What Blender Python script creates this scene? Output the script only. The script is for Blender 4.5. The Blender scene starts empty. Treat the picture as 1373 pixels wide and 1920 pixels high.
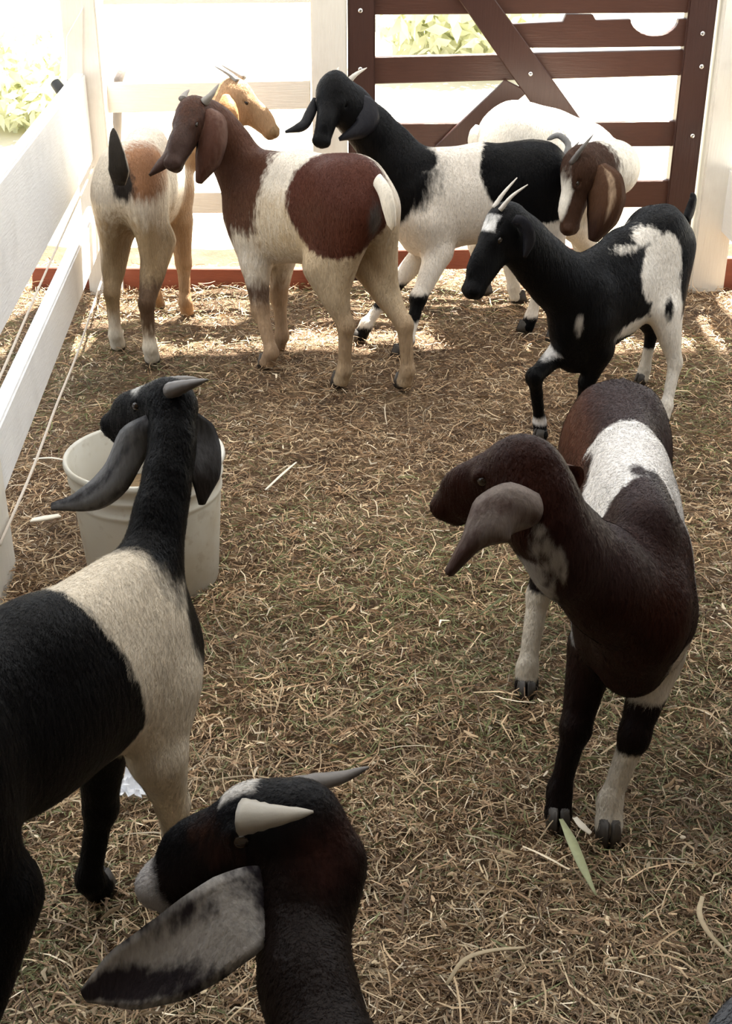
import bpy, bmesh, math
import numpy as np
from mathutils import Vector, Matrix

# ------------------------------------------------------------------ camera, world, light
F = 2344.0                      # focal length in pixels of the 1373 x 1920 frame
PITCH = math.radians(27.5)
CAMZ = 1.35
CP, SP = math.cos(PITCH), math.sin(PITCH)
scene = bpy.context.scene
col = scene.collection
cam_d = bpy.data.cameras.new('camera')
cam = bpy.data.objects.new('camera', cam_d)
col.objects.link(cam)
cam.location = (0, 0, CAMZ)
cam.rotation_euler = (math.pi / 2 - PITCH, 0, 0)
cam_d.sensor_fit = 'VERTICAL'
cam_d.sensor_height = 36
cam_d.lens = F / 1920 * 36
cam_d.clip_start = 0.02
scene.camera = cam

world = bpy.data.worlds.new('World')
scene.world = world
world.use_nodes = True
bgn = world.node_tree.nodes['Background']
bgn.inputs[0].default_value = (0.90, 0.95, 1.0, 1)
bgn.inputs[1].default_value = 1.25

sun_d = bpy.data.lights.new('sun', 'SUN')
sun_d.energy = 22.0
sun_d.angle = math.radians(0.6)
sun_d.color = (1.0, 0.95, 0.86)
sun = bpy.data.objects.new('sun', sun_d)
col.objects.link(sun)
EL, AZ = math.radians(62), math.radians(28)       # sun stands beyond the back fence
sdir = Vector((math.sin(AZ) * math.cos(EL), math.cos(AZ) * math.cos(EL), math.sin(EL)))
sun.location = sdir * 8
sun.rotation_euler = sdir.to_track_quat('Z', 'Y').to_euler()

vs = scene.view_settings
vs.view_transform = 'Standard'
vs.look = 'None'
vs.gamma = 1
vs.use_curve_mapping = False
vs.exposure = 0.95

rng = np.random.default_rng(11)


# ------------------------------------------------------------------ helpers
def ray(px, py):
    x = (px - 686.5) / F
    v = (960 - py) / F
    return np.array([x, CP + v * SP, -SP + v * CP])


def at(px, py, Y):
    d = ray(px, py)
    return np.array([0, 0, CAMZ]) + d * (Y / d[1])


def atz(px, py, z=0.0):
    d = ray(px, py)
    return np.array([0, 0, CAMZ]) + d * ((z - CAMZ) / d[2])


def unit(v):
    v = np.asarray(v, float)
    return v / (np.linalg.norm(v) + 1e-12)


def link(name, me, mat, parent=None, smooth=True):
    o = bpy.data.objects.new(name, me)
    col.objects.link(o)
    if mat is not None:
        me.materials.append(mat)
    if parent is not None:
        o.parent = parent
    if smooth:
        me.polygons.foreach_set('use_smooth', np.ones(len(me.polygons), bool))
    return o


def mesh_np(name, verts, faces):
    me = bpy.data.meshes.new(name)
    me.from_pydata([tuple(map(float, v)) for v in verts], [], [tuple(int(i) for i in f) for f in faces])
    me.update()
    return me


def tag(o, label, cat, group=None):
    o['label'] = label
    o['category'] = cat
    if group:
        o['group'] = group
    return o


def structure(o, label=None, cat=None):
    o['kind'] = 'structure'
    if label:
        o['label'] = label
    if cat:
        o['category'] = cat
    return o


def empty(name, loc):
    o = bpy.data.objects.new(name, None)
    o.empty_display_size = 0.05
    col.objects.link(o)
    o.location = tuple(map(float, loc))
    return o


def bevel_mesh(bm, w=0.004, seg=2):
    bmesh.ops.recalc_face_normals(bm, faces=bm.faces)
    es = [e for e in bm.edges if len(e.link_faces) == 2 and e.calc_face_angle(0) > 0.6]
    bmesh.ops.bevel(bm, geom=es, offset=w, segments=seg, affect='EDGES', clamp_overlap=True)


def hexa(name, corners, mat, parent=None, bev=0.004):
    """eight corners: bottom ring 0-3 then top ring 4-7"""
    bm = bmesh.new()
    off = np.array(parent.location) if parent else np.zeros(3)
    vs_ = [bm.verts.new(tuple(np.asarray(c, float) - off)) for c in corners]
    for f in ((0, 3, 2, 1), (4, 5, 6, 7), (0, 1, 5, 4), (1, 2, 6, 5), (2, 3, 7, 6), (3, 0, 4, 7)):
        bm.faces.new([vs_[i] for i in f])
    bevel_mesh(bm, bev)
    me = bpy.data.meshes.new(name)
    bm.to_mesh(me)
    bm.free()
    return link(name, me, mat, parent, smooth=False)


def box(name, lo, hi, mat, parent=None, bev=0.004):
    x0, y0, z0 = lo
    x1, y1, z1 = hi
    return hexa(name, [(x0, y0, z0), (x1, y0, z0), (x1, y1, z0), (x0, y1, z0),
                       (x0, y0, z1), (x1, y0, z1), (x1, y1, z1), (x0, y1, z1)], mat, parent, bev)


def slab(name, outline, thick, mat, parent=None, bev=0.003):
    """outline: 3D points in one vertical plane, extruded away (+Y) by thick"""
    bm = bmesh.new()
    off = np.array(parent.location) if parent else np.zeros(3)
    a = [bm.verts.new(tuple(np.asarray(p) - off)) for p in outline]
    b = [bm.verts.new(tuple(np.asarray(p) - off + np.array([0, thick, 0]))) for p in outline]
    n = len(a)
    bm.faces.new(a)
    bm.faces.new(b[::-1])
    for i in range(n):
        bm.faces.new([a[i], b[i], b[(i + 1) % n], a[(i + 1) % n]])
    bevel_mesh(bm, bev, 1)
    me = bpy.data.meshes.new(name)
    bm.to_mesh(me)
    bm.free()
    return link(name, me, mat, parent, smooth=False)


def catmull(pts, n):
    p = np.asarray(pts, float)
    p = np.vstack([2 * p[0] - p[1], p, 2 * p[-1] - p[-2]])
    m = len(p) - 3
    out = []
    for s in np.linspace(0, m, n):
        i = min(int(s), m - 1)
        t = s - i
        a, b, c, d = p[i:i + 4]
        out.append(0.5 * ((2 * b) + (-a + c) * t + (2 * a - 5 * b + 4 * c - d) * t * t + (-a + 3 * b - 3 * c + d) * t ** 3))
    return np.array(out)


def tube_data(path, radii, seg=8, flat=1.0, hint=(0, 0, 1)):
    path = np.asarray(path)
    n = len(path)
    V, Fc = [], []
    for i in range(n):
        tdir = unit(path[min(i + 1, n - 1)] - path[max(i - 1, 0)])
        s = unit(np.cross(tdir, hint))
        u = np.cross(s, tdir)
        for k in range(seg):
            a = 2 * math.pi * k / seg
            V.append(path[i] + radii[i] * (math.cos(a) * s + flat * math.sin(a) * u))
    for i in range(n - 1):
        for k in range(seg):
            k2 = (k + 1) % seg
            Fc.append((i * seg + k, i * seg + k2, (i + 1) * seg + k2, (i + 1) * seg + k))
    Fc.append(tuple(range(seg))[::-1])
    Fc.append(tuple((n - 1) * seg + k for k in range(seg)))
    return V, Fc


def tube(name, path, radii, mat, parent=None, seg=8, flat=1.0, hint=(0, 0, 1)):
    off = np.array(parent.location) if parent else np.zeros(3)
    V, Fc = tube_data(np.asarray(path) - off, radii, seg, flat, hint)
    return link(name, mesh_np(name, V, Fc), mat, parent)


# ------------------------------------------------------------------ materials
def new_mat(name):
    m = bpy.data.materials.new(name)
    m.use_nodes = True
    nt = m.node_tree
    bs = nt.nodes['Principled BSDF']
    return m, nt, bs


def N(nt, typ, **kw):
    n = nt.nodes.new(typ)
    for k, v in kw.items():
        setattr(n, k, v)
    return n


def mixc(nt, fac, a, b, mode='MIX'):
    n = nt.nodes.new('ShaderNodeMix')
    n.data_type = 'RGBA'
    n.blend_type = mode
    for sock, val in ((n.inputs[0], fac), (n.inputs[6], a), (n.inputs[7], b)):
        if isinstance(val, bpy.types.NodeSocket):
            nt.links.new(val, sock)
        elif isinstance(val, (int, float)):
            sock.default_value = val
        else:
            sock.default_value = (*val, 1) if len(val) == 3 else val
    return n.outputs[2]


def math_n(nt, op, a, b=0.0, c=None):
    n = nt.nodes.new('ShaderNodeMath')
    n.operation = op
    for i, val in enumerate((a, b) if c is None else (a, b, c)):
        if isinstance(val, bpy.types.NodeSocket):
            nt.links.new(val, n.inputs[i])
        else:
            n.inputs[i].default_value = val
    return n.outputs[0]


def noise(nt, scale, detail=4, vec=None, stretch=None, rough=0.55):
    tc = N(nt, 'ShaderNodeTexCoord')
    src = vec if vec is not None else tc.outputs['Object']
    if stretch:
        mp = N(nt, 'ShaderNodeMapping')
        mp.inputs['Scale'].default_value = stretch
        nt.links.new(src, mp.inputs[0])
        src = mp.outputs[0]
    n = N(nt, 'ShaderNodeTexNoise')
    n.inputs['Scale'].default_value = scale
    n.inputs['Detail'].default_value = detail
    n.inputs['Roughness'].default_value = rough
    nt.links.new(src, n.inputs['Vector'])
    return n.outputs['Fac']


def ramp(nt, fac, stops):
    r = N(nt, 'ShaderNodeValToRGB')
    el = r.color_ramp.elements
    while len(el) < len(stops):
        el.new(0.5)
    for e, (p, c) in zip(el, stops):
        e.position = p
        e.color = (*c, 1)
    nt.links.new(fac, r.inputs[0])
    return r.outputs[0]


def smooth01(nt, val, lo, hi):
    n = N(nt, 'ShaderNodeMapRange')
    n.interpolation_type = 'SMOOTHSTEP'
    n.inputs['From Min'].default_value = lo
    n.inputs['From Max'].default_value = hi
    nt.links.new(val, n.inputs['Value'])
    return n.outputs['Result']


def bump(nt, bs, h, strength, dist):
    b = N(nt, 'ShaderNodeBump')
    b.inputs['Strength'].default_value = strength
    b.inputs['Distance'].default_value = dist
    nt.links.new(h, b.inputs['Height'])
    nt.links.new(b.outputs[0], bs.inputs['Normal'])


def wood(name, base, dark, stretch, rough=0.55, stain=0.3, streak=0.6):
    m, nt, bs = new_mat(name)
    g = noise(nt, 14, 6, stretch=stretch)
    st = noise(nt, 5, 5)
    c = mixc(nt, math_n(nt, 'MULTIPLY', g, streak), base, dark)
    c = mixc(nt, math_n(nt, 'MULTIPLY', smooth01(nt, st, 0.5, 0.75), stain), c, tuple(x * 0.55 for x in dark))
    nt.links.new(c, bs.inputs['Base Color'])
    bs.inputs['Roughness'].default_value = rough
    bump(nt, bs, g, 0.35, 0.004)
    return m


M_white_x = wood('white_painted_board', (0.80, 0.78, 0.72), (0.56, 0.50, 0.42), (1, 14, 14), stain=0.22, streak=0.35)
M_white_y = wood('white_painted_rail', (0.78, 0.79, 0.80), (0.58, 0.57, 0.55), (14, 1, 14), stain=0.22, streak=0.3)
M_white_z = wood('white_painted_post', (0.80, 0.78, 0.72), (0.56, 0.50, 0.42), (14, 14, 1), stain=0.25, streak=0.35)
M_brown_x = wood('brown_stained_board', (0.085, 0.033, 0.021), (0.036, 0.015, 0.010), (1, 12, 12), rough=0.42)
M_brown_z = wood('brown_stained_stile', (0.060, 0.024, 0.017), (0.03, 0.012, 0.009), (12, 12, 1), rough=0.42)
M_red = wood('red_painted_board', (0.24, 0.062, 0.03), (0.12, 0.03, 0.016), (1, 10, 10), rough=0.6)
M_grey_wood = wood('grey_weathered_wood', (0.20, 0.17, 0.15), (0.10, 0.085, 0.075), (12, 12, 1), rough=0.8)


def plain(name, c, rough=0.5, metal=0.0, var=0.15, scale=20):
    m, nt, bs = new_mat(name)
    n = noise(nt, scale, 4)
    k = mixc(nt, n, tuple(x * (1 - var) for x in c), tuple(min(1, x * (1 + var)) for x in c))
    nt.links.new(k, bs.inputs['Base Color'])
    bs.inputs['Roughness'].default_value = rough
    bs.inputs['Metallic'].default_value = metal
    return m


M_twine = plain('twine', (0.62, 0.55, 0.47), 0.9, var=0.3, scale=300)
M_bolt = plain('bolt_steel', (0.75, 0.74, 0.72), 0.25, 1.0)
M_dark_metal = plain('dark_iron', (0.03, 0.025, 0.025), 0.6)
M_hoof = plain('hoof_horn', (0.035, 0.028, 0.022), 0.5, var=0.4, scale=60)
M_hoof_pale = plain('pale_hoof_horn', (0.26, 0.2, 0.14), 0.55, var=0.3, scale=60)
M_eye = plain('eye_amber', (0.02, 0.012, 0.006), 0.08)
M_roof = plain('roof_boards', (0.22, 0.19, 0.16), 0.9)
M_paper = plain('crumpled_paper', (0.8, 0.82, 0.86), 0.35, var=0.1)
M_chip = plain('pale_wood_chip', (0.75, 0.69, 0.58), 0.8)
M_leafgreen = plain('dry_green_leaf', (0.34, 0.36, 0.2), 0.6, var=0.3, scale=60)
M_stem = plain('dry_stalk', (0.42, 0.34, 0.22), 0.75, var=0.3, scale=60)
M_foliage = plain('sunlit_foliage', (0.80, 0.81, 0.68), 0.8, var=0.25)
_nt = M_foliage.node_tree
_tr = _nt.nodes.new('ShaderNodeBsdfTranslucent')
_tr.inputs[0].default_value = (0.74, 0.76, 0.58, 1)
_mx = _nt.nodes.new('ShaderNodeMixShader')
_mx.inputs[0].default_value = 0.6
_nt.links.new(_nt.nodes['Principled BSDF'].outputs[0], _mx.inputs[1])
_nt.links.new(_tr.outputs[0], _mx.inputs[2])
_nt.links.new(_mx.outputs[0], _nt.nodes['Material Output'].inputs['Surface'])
M_darkpot = plain('dark_rubber', (0.02, 0.02, 0.022), 0.7)


def horn_mat(name, c1, c2):
    m, nt, bs = new_mat(name)
    n = noise(nt, 45, 4)
    nt.links.new(mixc(nt, n, c1, c2), bs.inputs['Base Color'])
    bs.inputs['Roughness'].default_value = 0.42
    bump(nt, bs, n, 0.5, 0.002)
    return m


M_horn_dark = horn_mat('dark_horn', (0.05, 0.045, 0.042), (0.16, 0.14, 0.125))
M_horn_pale = horn_mat('pale_horn', (0.42, 0.38, 0.33), (0.66, 0.62, 0.56))
M_horn_ivory = horn_mat('ivory_horn', (0.26, 0.24, 0.20), (0.38, 0.35, 0.30))
M_horn_grey = horn_mat('grey_horn', (0.15, 0.135, 0.12), (0.30, 0.275, 0.24))


def coat(name, base, layers, rough=0.5, sheen=0.0, var=0.25, spec=0.11):
    """base colour plus coat patches; each patch is a float attribute p<i> (metres inside its edge)"""
    m, nt, bs = new_mat(name)
    hair = noise(nt, 90, 3, stretch=(1.0, 1.0, 0.28))
    hair2 = noise(nt, 260, 2, stretch=(1.0, 1.0, 0.25))
    big = noise(nt, 9, 3)
    c = mixc(nt, 1.0, base, base)
    for i, (cl, soft, amp) in enumerate(layers):
        a = N(nt, 'ShaderNodeAttribute', attribute_name='p%d' % i)
        e = math_n(nt, 'MULTIPLY_ADD', math_n(nt, 'SUBTRACT', hair, 0.5), amp, a.outputs['Fac'])
        e = math_n(nt, 'MULTIPLY_ADD', math_n(nt, 'SUBTRACT', big, 0.5), amp * 0.9, e)
        c = mixc(nt, smooth01(nt, e, -soft, soft), c, cl)
    v = math_n(nt, 'MULTIPLY_ADD', hair2, 2 * var, 1 - var)
    v = math_n(nt, 'MULTIPLY', v, math_n(nt, 'MULTIPLY_ADD', big, 0.5, 0.75))
    g = N(nt, 'ShaderNodeCombineColor')
    for k in range(3):
        nt.links.new(v, g.inputs[k])
    c = mixc(nt, 1.0, c, g.outputs[0], 'MULTIPLY')
    nt.links.new(c, bs.inputs['Base Color'])
    bs.inputs['Roughness'].default_value = rough
    bs.inputs['Specular IOR Level'].default_value = spec
    bs.inputs['Sheen Weight'].default_value = sheen
    bs.inputs['Sheen Roughness'].default_value = 0.45
    hb = math_n(nt, 'MULTIPLY_ADD', hair2, 0.5, hair)
    bump(nt, bs, hb, 0.55, 0.004)
    return m


# ------------------------------------------------------------------ signed-distance animal bodies
class Cone:
    def __init__(s, a, b, ra, rb, k=0.02, L=None, sq=1.0, tagname='trunk'):
        s.a, s.b, s.ra, s.rb, s.k, s.tag = np.asarray(a, float), np.asarray(b, float), ra, rb, k, tagname
        s.L = unit(L) if L is not None else None
        s.sq = sq

    def bounds(s):
        r = max(s.ra, s.rb) * max(1, s.sq)
        return np.minimum(s.a, s.b) - r, np.maximum(s.a, s.b) + r

    def d(s, p):
        ba = s.b - s.a
        h = np.clip(((p - s.a) @ ba) / (ba @ ba), 0, 1)
        q = p - s.a - h[..., None] * ba
        if s.L is not None:
            q = q + (q @ s.L)[..., None] * s.L * (1 / s.sq - 1)
        r = s.ra + (s.rb - s.ra) * h
        return (np.sqrt((q * q).sum(-1)) - r) * min(1, s.sq)


class Ell:
    def __init__(s, c, axes, r, k=0.02, tagname='trunk'):
        s.c, s.A, s.r, s.k, s.tag = np.asarray(c, float), np.array([unit(a) for a in axes]), np.asarray(r, float), k, tagname

    def bounds(s):
        e = np.sqrt(((s.A * s.r[:, None]) ** 2).sum(0))
        return s.c - e, s.c + e

    def d(s, p):
        q = (p - s.c) @ s.A.T
        k0 = np.sqrt(((q / s.r) ** 2).sum(-1))
        k1 = np.sqrt(((q / (s.r ** 2)) ** 2).sum(-1)) + 1e-9
        return k0 * (k0 - 1) / k1


def smin(a, b, k):
    h = np.clip(0.5 + 0.5 * (b - a) / k, 0, 1)
    return b + (a - b) * h - k * h * (1 - h)


def sdf_mesh(prims, cuts, h):
    lo = np.min([p.bounds()[0] for p in prims], 0) - 4 * h
    hi = np.max([p.bounds()[1] for p in prims], 0) + 4 * h
    n = np.ceil((hi - lo) / h).astype(int) + 1
    D = np.ones(n, np.float64)
    ax = [lo[i] + h * np.arange(n[i]) for i in range(3)]
    for mode, lst in ((0, prims), (1, cuts)):
        for p in lst:
            b0, b1 = p.bounds()
            m = p.k + 3 * h
            i0 = np.maximum(np.floor((b0 - m - lo) / h).astype(int), 0)
            i1 = np.minimum(np.ceil((b1 + m - lo) / h).astype(int) + 1, n)
            if (i1 <= i0).any():
                continue
            sl = tuple(slice(i0[i], i1[i]) for i in range(3))
            G = np.stack(np.meshgrid(*[ax[i][sl[i]] for i in range(3)], indexing='ij'), -1)
            d = p.d(G)
            D[sl] = smin(D[sl], d, p.k) if mode == 0 else -smin(-D[sl], d, p.k)
    ins = D < 0
    c = [ins[i:n[0] - 1 + i, j:n[1] - 1 + j, k:n[2] - 1 + k] for i in (0, 1) for j in (0, 1) for k in (0, 1)]
    cnt = sum(x.astype(np.int8) for x in c)
    act = (cnt > 0) & (cnt < 8)
    idx = np.argwhere(act)
    vid = -np.ones(act.shape, np.int64)
    vid[tuple(idx.T)] = np.arange(len(idx))
    offs = [(i, j, k) for i in (0, 1) for j in (0, 1) for k in (0, 1)]
    vals = np.stack([D[idx[:, 0] + o[0], idx[:, 1] + o[1], idx[:, 2] + o[2]] for o in offs], 1)
    acc = np.zeros((len(idx), 3))
    w = np.zeros(len(idx))
    for a in range(8):
        for b in range(a + 1, 8):
            if sum(abs(offs[a][q] - offs[b][q]) for q in range(3)) != 1:
                continue
            va, vb = vals[:, a], vals[:, b]
            cr = (va < 0) != (vb < 0)
            t = np.where(cr, va / np.where(cr, va - vb, 1), 0)
            pt = np.array(offs[a]) + t[:, None] * (np.array(offs[b]) - np.array(offs[a]))
            acc += pt * cr[:, None]
            w += cr
    V = lo + h * (idx + acc / w[:, None])
    Fs = []
    for axis in range(3):
        o1, o2 = [(1, 2), (2, 0), (0, 1)][axis]
        sa = [slice(None)] * 3
        sb = [slice(None)] * 3
        sa[axis] = slice(0, -1)
        sb[axis] = slice(1, None)
        A, B = ins[tuple(sa)], ins[tuple(sb)]
        e = np.argwhere(A != B)
        flip = A[tuple(e.T)]
        q = []
        for d1, d2 in ((0, 0), (-1, 0), (-1, -1), (0, -1)):
            g = e.copy()
            g[:, o1] += d1
            g[:, o2] += d2
            q.append(vid[tuple(g.T)])
        q = np.stack(q, 1)
        q[~flip] = q[~flip][:, ::-1]
        Fs.append(q[:, ::-1])
    Fq = np.vstack(Fs)
    # light smoothing
    for _ in range(2):
        s = np.zeros_like(V)
        cn = np.zeros(len(V))
        for a in range(4):
            i, j = Fq[:, a], Fq[:, (a + 1) % 4]
            np.add.at(s, i, V[j])
            np.add.at(cn, i, 1)
            np.add.at(s, j, V[i])
            np.add.at(cn, j, 1)
        V = V * 0.5 + 0.5 * s / cn[:, None]
    return V, Fq


def mesh_fast(name, V, Fq):
    me = bpy.data.meshes.new(name)
    me.vertices.add(len(V))
    me.vertices.foreach_set('co', np.ascontiguousarray(V, dtype=np.float32).ravel())
    me.loops.add(len(Fq) * 4)
    me.loops.foreach_set('vertex_index', np.ascontiguousarray(Fq, dtype=np.int32).ravel())
    me.polygons.add(len(Fq))
    me.polygons.foreach_set('loop_start', np.arange(0, len(Fq) * 4, 4, dtype=np.int32))
    me.update(calc_edges=True)
    return me


def set_attr(me, name, arr):
    a = me.attributes.new(name, 'FLOAT', 'POINT')
    a.data.foreach_set('value', np.ascontiguousarray(arr, dtype=np.float32))


TAGS = ('trunk', 'neck', 'head', 'FL', 'FR', 'HL', 'HR')


class Ctx:
    """what a coat pattern may ask about the points of a body"""

    def __init__(s, v, prims, o, f, l, H):
        s.v = v
        s.z = v[:, 2]
        s.D = {t: np.full(len(v), 9.0) for t in TAGS}
        for p in prims:
            s.D[p.tag] = np.minimum(s.D[p.tag], p.d(v))
        q = v - o
        s.f, s.l = q @ f, q @ l            # along and across the body, metres from the withers
        s.H = H

    def tag(s, *ts):
        a = np.min([s.D[t] for t in ts], 0)
        b = np.min([s.D[t] for t in TAGS if t not in ts], 0)
        return (b - a) * 0.5

    def ell(s, c, r):
        q = (s.v - np.asarray(c)) / np.asarray(r)
        return (1 - np.sqrt((q * q).sum(1))) * min(r)

    def band(s, x, lo, hi):
        return np.minimum(x - lo, hi - x)


AND = lambda *a: np.min(a, 0)
OR = lambda *a: np.max(a, 0)


def ear(path, widths, nrm, base, layers, name, root, pats=None, cup=0.35, th=0.0045, label=None, mat=None):
    path = catmull(path, 22)
    n = len(path)
    tt = np.linspace(0, 1, n)
    W = np.interp(tt, np.linspace(0, 1, len(widths)), widths)
    V, Fc = [], []
    seg = 9
    us = np.linspace(-1, 1, seg)
    ring = 2 * seg - 2
    off = np.array(root.location)
    param = []
    for i in range(n):
        t = unit(path[min(i + 1, n - 1)] - path[max(i - 1, 0)])
        nn = unit(np.asarray(nrm) - t * np.dot(nrm, t))
        s = np.cross(t, nn)
        for u in us:
            c = path[i] + s * u * W[i] / 2 + nn * (cup * W[i] / 2 * (u * u) + 0.05 * W[i] * math.sin(6 * tt[i] + 2 * u) + th * (1.1 - u * u))
            V.append(c)
            param.append((tt[i], u))
        for u in us[::-1][1:-1]:
            c = path[i] + s * u * W[i] / 2 + nn * (cup * W[i] / 2 * (u * u) + 0.05 * W[i] * math.sin(6 * tt[i] + 2 * u) - th * (1.1 - u * u))
            V.append(c)
            param.append((tt[i], u))
    for i in range(n - 1):
        for k in range(ring):
            k2 = (k + 1) % ring
            Fc.append((i * ring + k, i * ring + k2, (i + 1) * ring + k2, (i + 1) * ring + k))
    Fc.append(tuple(range(ring))[::-1])
    Fc.append(tuple((n - 1) * ring + k for k in range(ring)))
    V = np.array(V)
    bm = bmesh.new()
    bv = [bm.verts.new(tuple(v - off)) for v in V]
    for f in Fc:
        bm.faces.new([bv[i] for i in f])
    bmesh.ops.recalc_face_normals(bm, faces=bm.faces)
    me = bpy.data.meshes.new(name)
    bm.to_mesh(me)
    bm.free()
    if pats is not None:
        P = np.array(param)
        for i, fn in enumerate(pats):
            set_attr(me, 'p%d' % i, fn(P[:, 0], P[:, 1]))
    o = link(name, me, mat or coat('ear_coat', base, layers), root)
    if label:
        o['label'] = label
    return o


def hoof(name, foot, f, w, mat, root):
    """cloven hoof: two wedge toes side by side"""
    off = np.array(root.location)
    l = np.array([-f[1], f[0], 0])
    V, Fc = [], []
    for sgn in (-1, 1):
        b = len(V)
        prof = [(-0.9, 0.0, 0.85), (-0.6, 0.0, 0.9), (0.6, 0.0, 0.85), (1.5, 0.0, 0.35)]
        rings = []
        for zz, sc, sh in ((-0.002, 1.0, 0.0), (0.5, 0.93, -0.10), (1.0, 0.8, -0.3)):
            r = []
            for (a, wd) in ((-0.95, 0.5), (-0.5, 0.95), (0.55, 0.9), (1.35, 0.3)):
                r.append((a * sc + sh, wd * sc))
            ringp = [(a, wd) for a, wd in r] + [(a, 0.04) for a, wd in r[::-1]]
            zr = zz * w * 1.5
            rings.append([np.asarray(foot) * np.array([1, 1, 0]) + f * a * w + l * sgn * (0.03 * w + wd * w * 0.95) + np.array([0, 0, zr * (1.0 if zz < 0.9 else 1.0 + 0.25 * max(0, a))]) for a, wd in ringp])
        m = len(rings[0])
        for r in rings:
            V += [p - off for p in r]
        for i in range(2):
            for k in range(m):
                k2 = (k + 1) % m
                Fc.append((b + i * m + k, b + i * m + k2, b + (i + 1) * m + k2, b + (i + 1) * m + k))
        Fc.append(tuple(b + k for k in range(m)))
        Fc.append(tuple(b + 2 * m + k for k in range(m)))
    bm = bmesh.new()
    bv = [bm.verts.new(tuple(v)) for v in V]
    for fc in Fc:
        bm.faces.new([bv[i] for i in fc])
    bevel_mesh(bm, w * 0.08, 2)
    me = bpy.data.meshes.new(name)
    bm.to_mesh(me)
    bm.free()
    return link(name, me, mat, root, smooth=True)


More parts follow.
